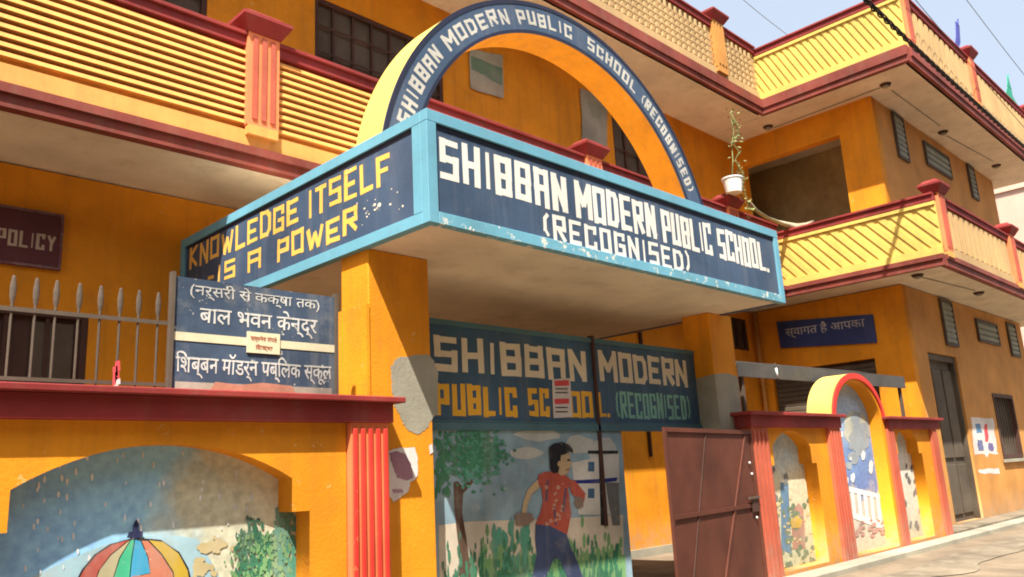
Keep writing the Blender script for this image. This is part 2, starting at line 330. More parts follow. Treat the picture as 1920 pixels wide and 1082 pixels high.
# door and window in the street wall of the wing
d = box('door', 20.1, 22.05, YR+.16, YR+.2, .14, 3.95, DARKM, B, label='tall dark grey door of the wing')
boxes('frame', [(20.11, 20.2, YR+.05, YR+.155, .15, 3.94), (21.94, 22.04, YR+.05, YR+.155, .15, 3.94), (20.2, 21.94, YR+.05, YR+.155, 3.8, 3.94)], DARK, d)
boxes('leaf_panel', [(20.55, 21.15, YR+.12, YR+.158, .3, 1.4), (21.25, 21.85, YR+.12, YR+.158, .3, 1.4), (20.55, 21.15, YR+.12, YR+.158, 1.55, 3.6), (21.25, 21.85, YR+.12, YR+.158, 1.55, 3.6)], DARKM, d, .01)
wn = box('window', 24.45, 26.3, YR+.14, YR+.16, 1.45, 3.15, DARKM, B, label='small dark barred window beside the posters')
boxes('frame', [(24.46, 24.55, YR-.02, YR+.135, 1.46, 3.14), (26.2, 26.29, YR-.02, YR+.135, 1.46, 3.14), (24.55, 26.2, YR-.02, YR+.135, 3.05, 3.14), (24.55, 26.2, YR-.02, YR+.135, 1.46, 1.55)], BROWND, wn)
for i in range(7): box('bar', 24.72+.22*i, 24.745+.22*i, YR+.06, YR+.09, 1.551, 3.049, GREYM, wn)
box('sill', 24.35, 26.4, YR-.08, YR-.021, 1.36, 1.44, CEMENT, wn)
# louvred ventilators on the wing
for i, (a, b2, c, e) in enumerate([(21.45, 22.3, 4.2, 5.35), (24.1, 25.95, 4.5, 5.12), (27.0, 27.85, 4.3, 5.3), (20.3, 21.0, 8.75, 9.95), (22.35, 24.3, 9.05, 9.72), (26.0, 26.6, 8.9, 9.95)]):
    vn = box('ventilator', a+.06, b2-.06, YR-.03, YR-.002, c+.06, e-.06, GREYP if i % 3 == 0 else GREYD, B)
    boxes('frame', [(a, a+.06, YR-.06, YR-.002, c, e), (b2-.06, b2, YR-.06, YR-.002, c, e), (a+.06, b2-.06, YR-.06, YR-.002, c, c+.06), (a+.06, b2-.06, YR-.06, YR-.002, e-.06, e)], GREYM, vn)
    n = max(3, int((e-c-.12)/.14))
    for j in range(n): box('louvre', a+.07, b2-.07, YR-.05, YR-.031, c+.08+(e-c-.16)*j/n, c+.08+(e-c-.16)*(j+.62)/n, GREYP, vn)
# windows of the main wall
def grille(x0, x1, z0, z1, name='window', nx=4, nz=3, mesh=DARKM, fr=BROWND, y=YW, label=None):
    o = box(name, x0, x1, y+.1, y+.12, z0, z1, mesh, B, label=label)
    boxes('frame', [(x0, x0+.07, y+.02, y+.098, z0, z1), (x1-.07, x1, y+.02, y+.098, z0, z1), (x0+.07, x1-.07, y+.02, y+.098, z1-.07, z1), (x0+.07, x1-.07, y+.02, y+.098, z0, z0+.07)], fr, o)
    for i in range(1, nx): box('mullion', x0+(x1-x0)*i/nx-.02, x0+(x1-x0)*i/nx+.02, y+.05, y+.09, z0+.071, z1-.071, fr, o)
    for i in range(1, nz): box('transom', x0+.071, x1-.071, y+.03, y+.049, z0+(z1-z0)*i/nz-.015, z0+(z1-z0)*i/nz+.015, fr, o)
    return o
grille(6.33, 8.95, 6.9, 9.2, nx=7, nz=5, label='wide dark mesh screen behind the arch')
grille(13.85, 15.3, 6.9, 9.45, nx=3, nz=3); grille(2.2, 4.6, 6.9, 9.2)
grille(17.5, 18.75, 4.4, 5.2, nx=3, nz=2)
gw = grille(1.2, 3.3, 1.0, 3.75, nx=5, nz=2, mesh=BROWND, label='dark brown window behind the spiked railing')
gp = box('jali_panel', 2.72, 3.16, YW+.07, YW+.09, 2.9, 3.62, DARK, gw)
# pipe on the wall by the gate gap
pipe('drain_pipe', [(14.15, YW-.04, 1.9), (14.15, YW-.04, 5.38)], .04, BROWND, B)
# downpipe and conduit at wing corner
pipe('drain_pipe', [(19.0, 10.08, .0), (19.0, 10.08, 5.38)], .05, ORANGE_OLD, B)

def parapet_y(x0, x1, y, zb, zt, nm, slatmat, kind, posts, zeave, **k):
    """balcony front facing the street"""
    dd = .075 if kind == 'slats' else .04
    p = box(nm, x0, x1, y+dd, y+.13, zb-.0, zt-.14, slatmat, B, **k)
    boxes('eave_band', [(x0, x1, y-.07, y+.10, zeave+.14, zb-.03), (x0, x1, y-.03, y+.10, zeave, zeave+.14)], REDB, p)
    rail = boxes('top_rail', [(x0, x1, y-.06, y+.17, zt-.05, zt), (x0, x1, y-.02, y+.13, zt-.18, zt-.051)], RED, p, .006)
    z0, z1 = zb+.22, zt-.24
    box('lip', x0, x1, y-.015, y+dd-.001, zb-.029, zb+.19, slatmat, p)
    if kind == 'slats':
        n = 10; ph = (z1-z0)/n; cuts = [x0]+sum([[a, b] for a, b in posts], [])+[x1]
        for a, b in zip(cuts[::2], cuts[1::2]):
            if b-a < .05: continue
            me = bpy.data.meshes.new('slat'); bm = bmesh.new(); L = (b-a)/2
            sec = [(.075, -.5*ph+.046), (-.02, -.5*ph+.046), (.0, .5*ph), (.075, .5*ph)]
            prism(bm, [(-L, q[0], q[1]) for q in sec], (2*L, 0, 0)); bmesh.ops.recalc_face_normals(bm, faces=bm.faces[:]); bm.to_mesh(me); bm.free()
            for i in range(n): link('slat', me, slatmat, p, ((a+b)/2, y, z0+ph*(i+.5)))
    else:
        pitch, wd = kind; cnt = int((x1-x0)/pitch)
        me = bpy.data.meshes.new('rib'); bm = bmesh.new(); addbox(bm, -wd/2, wd/2, -.004, .038, (z0-z1)/2, (z1-z0)/2); bmesh.ops.bevel(bm, geom=[e for e in bm.edges if abs((e.verts[0].co-e.verts[1].co).z) > .2], offset=wd*.25, segments=1, affect='EDGES'); bm.to_mesh(me); bm.free()
        for i in range(cnt):
            xx = x0+pitch*(i+.5)
            if any(a-wd*.6 < xx < b+wd*.6 for a, b in posts): continue
            link('rib', me, slatmat, p, (xx, y, (z0+z1)/2))
        if pitch < .3:
            for j in range(1, 6): box('cross_rib', x0+.02, x1-.02, y-.012, y-.005, z0+(z1-z0)*j/6-.016, z0+(z1-z0)*j/6+.016, slatmat, p)
    return p
def post_y(a, b, y, z0, z1, par, col=SALMON, capz=.3, depth=.16, corner=False):
    q = box('post', a, b, y-depth*.5, y+depth, z0, z1, col, par)
    n = 3; wdt = (b-a)/(2*n+1)
    for i in range(n): box('flute', a+wdt*(2*i+1), a+wdt*(2*i+2), y-depth*.5-.02, y-depth*.5-.001, z0+.08, z1-.05, PILAS if col is SALMON else col, q)
    bm = bmesh.new(); e = .12
    for (zz, o1), (z2, o2) in (((z1+.001, .02), (z1+capz*.55, e)), ((z1+capz*.551, e), (z1+capz*.7, e)), ((z1+capz*.701, e*.8), (z1+capz, .0))):
        lo = [(a-o1, y-depth*.5-o1), (b+o1, y-depth*.5-o1), (b+o1, y+depth+o1), (a-o1, y+depth+o1)]; hi = [(a-o2, y-depth*.5-o2), (b+o2, y-depth*.5-o2), (b+o2, y+depth+o2), (a-o2, y+depth+o2)]
        L = [bm.verts.new((*p, zz)) for p in lo]; H = [bm.verts.new((*p, z2)) for p in hi]
        bm.faces.new(L[::-1]); bm.faces.new(H)
        for i in range(4): bm.faces.new([L[i], L[(i+1) % 4], H[(i+1) % 4], H[i]])
    bmdone('cap', bm, RED, q); box('foot', a+.01, b-.01, y-depth*.5-.01, y-.016, z0-.12, z0-.001, col if col is not SALMON else WARMY, q)
    return q
P1 = [(4.42, 4.84), (10.88, 11.3), (15.65, 16.07)]
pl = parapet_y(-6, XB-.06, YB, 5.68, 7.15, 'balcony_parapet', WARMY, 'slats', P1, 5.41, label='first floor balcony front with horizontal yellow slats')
for a, b2 in P1: post_y(a, b2, YB, 5.92, 7.15, pl)
P2 = [(15.95, 16.4)]
pu = parapet_y(-6, XB-.06, YB, 10.4, 11.8, 'roof_parapet', CREAM, (.2, .1), P2, 10.0, label='roof parapet with a fine cream lattice')
for a, b2 in P2: post_y(a, b2, YB, 10.6, 11.8, pu, col=ORANGE_OLD)
P3 = [(18.12, 18.5), (23.3, 23.7)]
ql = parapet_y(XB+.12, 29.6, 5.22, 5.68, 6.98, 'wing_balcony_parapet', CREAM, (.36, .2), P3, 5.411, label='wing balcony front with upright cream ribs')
for a, b2 in P3: post_y(a, b2, 5.22, 5.72, 6.99, ql, col=SALMON)
P4 = [(18.12, 18.45), (22.75, 23.1), (28.3, 28.7)]
qu = parapet_y(XB+.12, 29.6, 5.22, 10.4, 11.75, 'wing_roof_parapet', CREAM, (.36, .2), P4, 10.001, label='wing roof parapet with upright cream ribs')
for a, b2 in P4: post_y(a, b2, 5.22, 10.45, 11.75, qu, col=SALMON)

def clip(pol, y0, y1):
    for s, lim in ((1, y0), (-1, -y1)):
        out = []
        for i in range(len(pol)):
            a, b = pol[i], pol[(i+1) % len(pol)]; ia, ib = s*a[0] >= lim, s*b[0] >= lim
            if ia: out.append(a)
            if ia != ib:
                t = (lim - s*a[0])/(s*b[0]-s*a[0]); out.append((a[0]+(b[0]-a[0])*t, a[1]+(b[1]-a[1])*t))
        pol = out
        if len(pol) < 3: return None
    return pol
def parapet_x(nm, y0, y1, zb, zt, zeave, pitch, wd, slope, **k):
    """balcony side facing left, slanting ribs; slope = dY/dZ"""
    x = XB
    p = box(nm, x+.045, x+.10, y0, y1, zb, zt-.14, YELLOW, B, **k)
    boxes('eave_band', [(x-.06, x+.10, y0, y1, zeave+.14, zb-.03), (x-.02, x+.10, y0, y1, zeave, zeave+.14)], REDB, p)
    boxes('top_rail', [(x-.06, x+.17, y0, y1, zt-.05, zt), (x-.02, x+.13, y0, y1, zt-.18, zt-.051)], RED, p, .006)
    z0, z1 = zb+.13, zt-.26
    boxes('lip', [(x-.015, x+.044, y0, y1, zb-.029, z0), (x-.01, x+.044, y0, y1, z1, zt-.181)], YELLOW, p)
    a = y0-slope*(z1-z0)
    while a < y1:
        pol = clip([(a, z0), (a+wd, z0), (a+wd+slope*(z1-z0), z1), (a+slope*(z1-z0), z1)], y0+.005, y1-.005)
        if pol: poly('rib', [(x+.022, q[0], q[1]) for q in pol], (.022, 0, 0), YELLOW, p)
        a += pitch
    return p
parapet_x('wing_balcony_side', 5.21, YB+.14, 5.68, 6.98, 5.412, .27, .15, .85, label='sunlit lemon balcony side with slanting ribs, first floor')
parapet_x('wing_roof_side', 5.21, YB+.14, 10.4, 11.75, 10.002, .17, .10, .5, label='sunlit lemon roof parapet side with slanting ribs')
# soffit lights
def lamp(x, y, z):
    r_ = root('ceiling_light', '', 'ceiling light', (x, y, z), 'round lights under the soffits')
    bm = bmesh.new(); bmesh.ops.create_cone(bm, cap_ends=True, segments=16, radius1=.10, radius2=.13, depth=.05, matrix=Matrix.Translation((x, y, z-.026)))
    bmdone('rim', bm, BROWND, r_); bm = bmesh.new(); bmesh.ops.create_uvsphere(bm, u_segments=12, v_segments=6, radius=.075, matrix=Matrix.Translation((x, y, z-.06)) @ Matrix.Diagonal((1, 1, .5, 1)))
    bmdone('diffuser', bm, CEMENT, r_); return r_
for (a, b2, z, lab) in ((1660, 158, 10.0, 'round brown light at the outer corner of the top soffit'), (1440, 237, 10.0, 'round brown light of the top soffit nearest the main wall'), (1768, 247, 10.0, 'round brown light in the middle of the wing top soffit'),
                        (1868, 310, 10.0, 'pale round light at the far right end of the top soffit'), (1720, 515, 5.42, 'dark round light at the corner of the lower wing soffit'), (1835, 548, 5.42, 'small round light under the lower soffit above the green plaque')):
    q = px(a, b2, 2, z); lamp(q.x, q.y, z)['label'] = lab

# ------------------------------------------------------------------ entrance canopy
CA = root('entrance_canopy', 'navy sign canopy with sky blue frame over the school gate', 'canopy', (7.5, 6.4, 0))
x0, x1, y0, zc, zt = 4.35, 10.73, 5.2, 3.78, 4.83
box('slab', x0+.10, x1-.10, y0+.10, YW-.002, zc+.012, zc+.16, PLASTER, CA)
box('top_slab', x0+.10, x1-.10, y0+.10, YW-.002, zt-.14, zt-.03, PLASTER, CA)
fr = .11
sf = box('front_board', x0+fr-.01, x1-fr+.01, y0+.028, y0+.09, zc+fr-.01, zt-fr+.01, NAVY, CA)
box('frame', x0, x1, y0, y0+.09, zt-fr, zt, LBLUE, sf, .004)
box('frame', x0+fr+.002, x1-fr-.002, y0, y0+.09, zc, zc+fr, LBLUEW, sf, .004, label='worn lower frame with paint flaked to white')
box('frame', x0, x0+fr, y0, y0+.09, zc, zt-fr-.001, LBLUE, sf, .004); box('frame', x1-fr, x1, y0, y0+.09, zc, zt-fr-.001, LBLUE, sf, .004)
box('painted_shadow_line', x0+fr, x1-fr, y0+.022, y0+.0275, zt-fr-.045, zt-fr, NAVYD, sf)  # dark strip painted in as the shade below the top frame
ss = box('side_board', x0+.028, x0+.09, y0+.2, YW-.11, zc+fr-.01, zt-fr+.01, NAVY, CA)
box('frame', x0+.001, x0+.09, y0+.095, YW-.002, zt-fr, zt-.001, LBLUE, ss, .004); box('frame', x0+.001, x0+.09, y0+.095, YW-.002, zc+.001, zc+fr, LBLUE, ss, .004)
box('frame', x0+.001, x0+.09, y0+.095, y0+.095+.12, zc+fr+.001, zt-fr-.001, LBLUE, ss, .004); box('frame', x0+.001, x0+.09, YW-.12, YW-.002, zc+fr+.001, zt-fr-.001, LBLUE, ss, .004)
box('painted_shadow_line', x0+.022, x0+.0275, y0+.215, YW-.12, zt-fr-.04, zt-fr, NAVYD, ss)  # same painted shade strip along the side board
box('end_board', x1-.09, x1-.002, y0+.095, YW-.002, zc+.002, zt-.002, NAVY, CA)
Fm = fy(y0+.028)
word('lettering', 'SHIBBAN', 4.51, 6.22, 4.22, 4.625, .075, Fm, WHITEL, sf, .2, .008)
word('lettering', 'MODERN', 6.35, 7.78, 4.21, 4.62, .07, Fm, WHITEL, sf, .16, .01)
word('lettering', 'PUBLIC', 7.9, 8.98, 4.2, 4.61, .065, Fm, WHITEL, sf, .14, .01)
word('lettering', 'SCHOOL.', 9.13, 10.42, 4.19, 4.6, .065, Fm, WHITEL, sf, .14, .01)
word('lettering', '(RECOGNISED)', 5.82, 8.42, 3.9, 4.17, .05, Fm, WHITEL, sf, .3, .012)
Fs = lambda u, v, d: Vector((x0+.028-d, u, v+.018*(u-5.8)))
Ft = lambda u, v, d: Vector((x0+.028-d, u, v+.016*(u-6.3)))
word('lettering', 'KNOWLEDGE', 9.98, 7.37, 4.31, 4.61, .055, Fs, YELL, ss, .22, .015)
word('lettering', 'ITSELF', 7.18, 5.77, 4.31, 4.62, .055, Fs, YELL, ss, .22, .015)
word('lettering', '-IS', 9.45, 8.75, 4.0, 4.23, .05, Ft, YELL, ss, .3, .01)
word('lettering', 'A', 8.45, 8.15, 3.99, 4.23, .05, Ft, YELL, ss, .3)
word('lettering', 'POWER', 7.8, 6.3, 3.97, 4.23, .055, Ft, YELL, ss, .22, .015)
# flaked patches on the side board
bm = bmesh.new()
for i in range(26):
    yy, zz = random.gauss(6.02, .12) if i < 9 else random.uniform(5.45, 6.5), (random.gauss(4.13, .03) if i < 9 else random.uniform(3.95, 4.3)); r_ = random.uniform(.006, .035 if i < 9 else .015)
    vs = [bm.verts.new((x0+.0270-.0006*i/26, yy+r_*math.cos(a)*random.uniform(.5, 1.4), zz+r_*math.sin(a)*random.uniform(.4, 1))) for a in [k*.9 for k in range(7)]]; bm.faces.new(vs)
bmdone('flaked_paint', bm, CREAML, ss, kind='stuff')
# pillars
for (a, b2, lab) in ((4.42, 5.15, 'left gate pillar, its front patched with bare cement'), (10.32, 10.96, 'right gate pillar, partly bare cement')):
    p = box('pillar', a, b2, 6.2, 6.65, 0, zc+.011, ORANGE, CA, .012, label=lab)
    if a < 5:
        box('render_step', a-.035, a-.001, 6.185, 6.66, 0, 3.25, ORANGE, p)
        pts = [(733, 690), (742, 672), (765, 668), (800, 664), (808, 668), (821, 700), (822, 775), (812, 782), (802, 802), (785, 815), (770, 810), (757, 795), (748, 775), (740, 762), (735, 730)]
        blot('cement_patch', ragged(pts, 1.6),  6.2, CEMENT, p, 2, .003)
    else:
        poly('cement_patch', [(10.321, 6.196, 2.05), (10.95, 6.196, 2.1), (10.955, 6.196, 2.88), (10.7, 6.196, 2.93), (10.321, 6.196, 2.9)], (0, .003, 0), CEMENT, p)
        poly('cement_patch', [(10.316, 6.201, 2.05), (10.316, 6.64, 2.05), (10.316, 6.64, 2.85), (10.316, 6.201, 2.9)], (.003, 0, 0), CEMENT, p)

# arch over the canopy ------------------------------------------------------
AR = root('entrance_arch', 'round navy lettered arch standing on top of the sign canopy', 'arch', (7.6, 6.4, 4.72))
acx, acz, ro, ri, ya, yb = 7.63, 4.40, 3.07, 2.66, 6.2, 6.66
def arcp(r, a): return (acx+r*math.cos(a), acz+r*math.sin(a))
A0, A1 = math.radians(6.5), math.radians(173.5)
def ring(bm, r0, r1, ya_, yb_, n=72, faces='all'):
    R = []
    for i in range(n+1):
        a = A1+(A0-A1)*i/n; p, q = arcp(r0, a), arcp(r1, a)
        R.append([bm.verts.new((p[0], ya_, p[1])), bm.verts.new((q[0], ya_, q[1])), bm.verts.new((q[0], yb_, q[1])), bm.verts.new((p[0], yb_, p[1]))])
    for s, t in zip(R, R[1:]):
        for i in range(4): bm.faces.new([s[i], s[(i+1) % 4], t[(i+1) % 4], t[i]])
    bm.faces.new(R[0]); bm.faces.new(R[-1][::-1])
bm = bmesh.new(); ring(bm, ri, ro-.03, ya+.02, yb); bmdone('arch_body', bm, ORANGE, AR)
bm = bmesh.new(); ring(bm, ro-.029, ro, ya+.02, yb+.01); bmdone('outer_band', bm, YELLOW, AR, label='lemon painted outer curve')
bm = bmesh.new(); ring(bm, ri, ro, ya, ya+.019); fc = bmdone('face_board', bm, NAVY, AR)
bm = bmesh.new(); ring(bm, ro-.05, ro+.004, ya-.006, ya-.0005); bmdone('border', bm, NAVYD, fc)
bm = bmesh.new(); ring(bm, ri-.004, ri+.035, ya-.006, ya-.0005); bmdone('border', bm, NAVYD, fc)
def farc(u, v, d):
    p = arcp(v, u); return Vector((p[0], ya-d, p[1]))
D = math.radians
for t, a, b2 in (('SHIBBAN', 164, 141.5), ('MODERN', 138.5, 113), ('PUBLIC', 109.5, 88.5), ('SCHOOL', 82, 60), ('(RECOGNISED)', 57, 25)):
    bm0 = word('lettering', t, -D(a)*2.86, -D(b2)*2.86, 2.765, 2.955, .042, lambda u, v, d: farc(-u/2.86, v, d), ARCHL, fc, .35, .008)

# ------------------------------------------------------------------ gate under the canopy
GT = root('school_gate', 'painted gate and lettered header board between the orange pillars', 'gate', (7.7, 6.5, 0))
gy = 6.5
for a, b2 in ((5.16, 7.985), (8.03, 10.30)):
    hb = box('header_board', a, b2, gy, gy+.04, 2.22, 3.27, NAVYG, GT)
    boxes('frame', [(a, b2, gy-.015, gy-.001, 3.21, 3.27), (a, b2, gy-.015, gy-.001, 2.2, 2.225)], TEALF, hb)
    if a < 6:
        word('lettering', 'SHIBBAN', 5.44, 7.86, 2.72, 3.1, .085, fy(gy), CREAML, hb, .2, .006)
        word('lettering', 'PUBLIC', 5.44, 6.62, 2.27, 2.6, .07, fy(gy), YELG, hb, .16, .006)
        word('lettering', 'SC', 6.80, 7.15, 2.28, 2.6, .065, fy(gy), YELG, hb, .16, .006); word('lettering', 'H', 7.21, 7.40, 2.28, 2.6, .065, fy(gy), YELG, hb); word('lettering', 'OO', 7.5, 7.94, 2.28, 2.6, .065, fy(gy), YELG, hb, .12, .006)
    else:
        word('lettering', 'MODERN', 8.12, 10.08, 2.74, 3.13, .08, fy(gy), CREAML, hb, .16, .006)
        word('lettering', 'L.', 8.05, 8.27, 2.29, 2.6, .05, fy(gy), YELG, hb, .16, .006)
        word('lettering', '(RECOGNISED)', 8.4, 10.08, 2.28, 2.62, .045, fy(gy), TEAL, hb, .22, .006)
box('centre_bar', 7.986, 8.029, gy-.03, gy+.05, 1.0, 3.3, BROWND, GT)
box('lintel', 5.16, 10.31, gy-.03, gy+.05, 2.12, 2.198, TEALF, GT)
# mural leaf
msky = P_('mural_gate_sky', (0.28, 0.42, 0.50, 1), .3); mcloud = P_('mural_cloud', (0.52, 0.54, 0.50, 1)); mland = P_('mural_cream_ground', (0.66, 0.58, 0.46, 1))
mgreen = P_('mural_leaf_green', (0.05, 0.22, 0.12, 1), .35); mgreen2 = P_('mural_light_green', (0.20, 0.42, 0.17, 1), .35); mteal = P_('mural_teal_green', (0.09, 0.33, 0.23, 1), .3)
mtrunk = P_('mural_trunk_brown', (0.10, 0.05, 0.03, 1)); mblack = P_('mural_black', (0.012, 0.012, 0.016, 1)); mred = P_('mural_red_shirt', (0.46, 0.09, 0.055, 1), .35)
mjean = P_('mural_blue_trousers', (0.055, 0.08, 0.17, 1), .3); mskin = P_('mural_skin', (0.52, 0.38, 0.22, 1)); mhouse = P_('mural_house_white', (0.62, 0.60, 0.54, 1)); mwin = P_('mural_window_blue', (0.05, 0.12, 0.22, 1))
mgrey = P_('mural_grey', (0.16, 0.16, 0.15, 1)); mbook = P_('mural_grey_brown', (0.24, 0.17, 0.13, 1))
lf = box('gate_leaf', 5.16, 8.46, gy, gy+.035, .04, 2.119, msky, GT, label='mural leaf showing a running boy, a tree and a house')
Lg = lambda n, P, m, lay=1: blot(n, P, gy, m, lf, lay)
Lg('painted_ground', [(822, 985), (880, 978), (960, 975), (1060, 972), (1168, 965), (1170, 1082), (1180, 1250), (828, 1250)], mland, 1)
for c in ((905, 835, 26, 16), (1010, 815, 42, 12), (985, 850, 30, 12), (1085, 835, 30, 18), (1130, 850, 26, 30), (870, 850, 16, 20)): Lg('painted_cloud', blob(*c, 12, .2), mcloud, 1)
Lg('painted_house', [(1072, 868), (1160, 848), (1162, 965), (1085, 965), (1078, 925)], mhouse, 2)
Lg('painted_roof_line', [(1066, 901), (1125, 898), (1158, 895), (1158, 902), (1125, 906), (1070, 907)], P_('mural_blue_line', (0.02, 0.03, 0.2, 1)), 3)
Lg('painted_roof_line', [(1102, 845), (1158, 845), (1158, 851), (1102, 851)], mblack, 3)
for c in ((1094, 866), (1094, 916)): Lg('painted_window', [(c[0]+8, c[1]), (c[0]+20, c[1]), (c[0]+20, c[1]+18), (c[0]+8, c[1]+18)], mwin, 3)
Lg('painted_doorway', [(1135, 905), (1160, 905), (1162, 985), (1148, 985), (1140, 940)], mgrey, 4)
Lg('painted_post', [(1120, 795), (1127, 795), (1133, 985), (1126, 985)], mblack, 4)
Lg('painted_trunk', [(850, 905), (858, 902), (866, 912), (884, 898), (887, 904), (868, 925), (866, 960), (874, 1010), (884, 1082), (890, 1200), (862, 1200), (861, 1082), (860, 1030), (854, 980), (851, 940)], mtrunk, 3)
random.seed(3)
dabs('painted_crown', [(random.gauss(893, 26), max(803, random.gauss(853, 26))) for _ in range(420)], gy, mteal, lf, 4, 3.4, 4)
dabs('painted_crown', [(random.gauss(886, 26), max(803, random.gauss(850, 26))) for _ in range(260)], gy, mgreen, lf, 3.2, 2.8, 6.2)
dabs('painted_crown', [(random.gauss(832, 6), random.uniform(812, 930)) for _ in range(40)], gy, mgreen, lf, 5, 8, 4)
dabs('painted_bush', [(random.uniform(900, 1165), 1082-abs(random.gauss(0, 32))) for _ in range(380)], gy, mgreen2, lf, 2.6, 10, 3)
dabs('painted_bush', [(random.uniform(825, 1165), 1100-abs(random.gauss(0, 36))) for _ in range(300)], gy, mgreen, lf, 2.4, 11, 5.2)
Lg('painted_lawn', [(905, 1050), (985, 1040), (1080, 1052), (1172, 1040), (1180, 1250), (905, 1250)], mgreen2, 2)
dabs('painted_bush', [(random.uniform(925, 990), random.uniform(985, 1070)) for _ in range(50)], gy, mteal, lf, 4, 14, 5)
# the painted boy: layers of flat paint
boy = Lg('painted_boy', [(1012, 893), (1020, 886), (1042, 883), (1065, 895), (1073, 905), (1064, 915), (1068, 950), (1070, 962), (1062, 1003), (1002, 985), (1012, 960), (1017, 940), (1014, 915), (1006, 905)], mred, 8)
Bo = lambda n, P, m, lay=9: blot(n, P, gy, m, boy, lay)
Bo('painted_trousers', [(1003, 983), (1030, 986), (1061, 1002), (1070, 1030), (1082, 1055), (1092, 1082), (1105, 1140), (1080, 1150), (1062, 1082), (1048, 1050), (1038, 1046), (1022, 1082), (1010, 1140), (985, 1150), (996, 1082), (1005, 1040), (1002, 1010)], mjean)
Bo('painted_arm', [(1006, 900), (1000, 905), (988, 918), (980, 940), (976, 966), (985, 966), (988, 945), (996, 926), (1010, 914)], mskin)
Bo('painted_book', [(963, 965), (975, 961), (996, 963), (1000, 975), (985, 986), (965, 985)], mbook, 10)
Bo('painted_sleeve', [(1008, 890), (1022, 884), (1030, 892), (1020, 910), (1006, 903)], mred, 11)
Bo('painted_arm', [(1062, 896), (1078, 903), (1096, 925), (1094, 940), (1084, 951), (1078, 950), (1082, 936), (1070, 925)], mred, 10)
Bo('painted_hand', [(1078, 930), (1092, 934), (1092, 950), (1084, 954), (1074, 945)], mbook, 11)
Bo('painted_face', [(1040, 845), (1066, 852), (1071, 870), (1066, 878), (1064, 888), (1050, 892), (1040, 882)], mskin, 10)
Bo('painted_hair', [(1030, 880), (1028, 850), (1027, 840), (1036, 832), (1052, 829), (1066, 834), (1072, 842), (1073, 850), (1066, 846), (1058, 852), (1050, 854), (1049, 868), (1045, 886), (1036, 888)], mblack, 11)
Bo('painted_eye', [(1061, 862), (1067, 861), (1068, 864), (1062, 865)], mblack, 13); Bo('painted_mouth', [(1060, 880), (1067, 879), (1066, 881), (1060, 882)], mred, 13); Bo('painted_ear', [(1044, 866), (1048, 864), (1050, 870), (1046, 876), (1043, 872)], mskin, 13)
for q_ in ([(1024, 900), (1027, 899), (1024, 940), (1021, 940)], [(1058, 915), (1061, 916), (1056, 960), (1053, 958)], [(1036, 950), (1039, 950), (1042, 985), (1039, 985)]): Bo('painted_fold', q_, mjean, 9.6)
dabs('painted_pattern', [(random.uniform(1022, 1058), random.uniform(905, 985)) for _ in range(22)], gy, P_('mural_shirt_fleck', (0.5, 0.25, 0.18, 1)), boy, 3, 3, 10)
# notice on the header
nb = root('notice_paper', 'white paper with red print pasted over the word SCHOOL', 'notice', (7.32, gy-.01, 2.26))
blot('sheet', [(1035, 711), (1069, 709), (1073, 782), (1038, 784)], gy-.006, PAPER, nb, 1)
for yy in (714, 748): blot('red_print', [(1039, yy), (1066, yy-1), (1067, yy+9), (1040, yy+10)], gy-.006, PAPERR, nb, 3)
for yy in (728, 735, 763, 771): blot('text_line', [(1041, yy), (1064, yy), (1064, yy+2.5), (1041, yy+2.5)], gy-.006, GREYM, nb, 3)

# brown leaf standing open beside the right pillar
LV = root('metal_gate_leaf', 'reddish brown sheet metal gate leaf standing open by the right pillar', 'gate leaf', (10.7, 5.99, 0))
h0, h1 = Vector((10.73, 5.99, 0)), Vector((8.0, 5.56, 0)); lw = (h1-h0).length; du = (h1-h0)/lw; dn = Vector((du.y, -du.x, 0)); dn = -dn if dn.y > 0 else dn
def lbox(name, u0, u1, v0, v1, d0, d1, mat, parent, **k):
    bm = bmesh.new(); prism(bm, [h0+du*a+Vector((0, 0, b))+dn*d0 for a, b in ((u0, v0), (u1, v0), (u1, v1), (u0, v1))], dn*(d1-d0)); return bmdone(name, bm, mat, parent, **k)
lbox('sheet', 0, lw, .05, 2.09, 0, .012, BROWNG, LV)
for a in (0, lw-.05): lbox('stile', a, a+.05, .05, 2.09, .0125, .035, BROWNG, LV)
for z in (.05, 1.06, 2.04): lbox('rail', .051, lw-.051, z, z+.05, .0125, .033, BROWNG, LV)
bm = bmesh.new(); prism(bm, [h0+du*a+Vector((0, 0, b))+dn*.0128 for a, b in ((.20, 2.02), (.26, 2.02), (1.55, .12), (1.49, .12))], dn*.016); bmdone('brace', bm, BROWNG, LV)
bm = bmesh.new(); prism(bm, [h0+du*a+Vector((0, 0, b))+dn*.0128 for a, b in ((lw-1.2, 2.02), (lw-1.17, 2.02), (lw-.3, .12), (lw-.33, .12))], dn*.010); bmdone('brace', bm, BROWND, LV)
lt = lbox('bolt', .03, .42, 1.17, 1.2, .036, .065, GREYM, LV); lbox('bolt_plate', .08, .3, 1.0, 1.165, .0345, .045, BROWND, lt)
for a, b2 in ((.16, 1.5), (.16, .92), (.2, 1.65)):
    bm = bmesh.new(); bmesh.ops.create_uvsphere(bm, u_segments=8, v_segments=6, radius=.018, matrix=Matrix.Translation(h0+du*a+Vector((0, 0, b2))+dn*.03)); bmdone('rivet', bm, PAPER, LV)

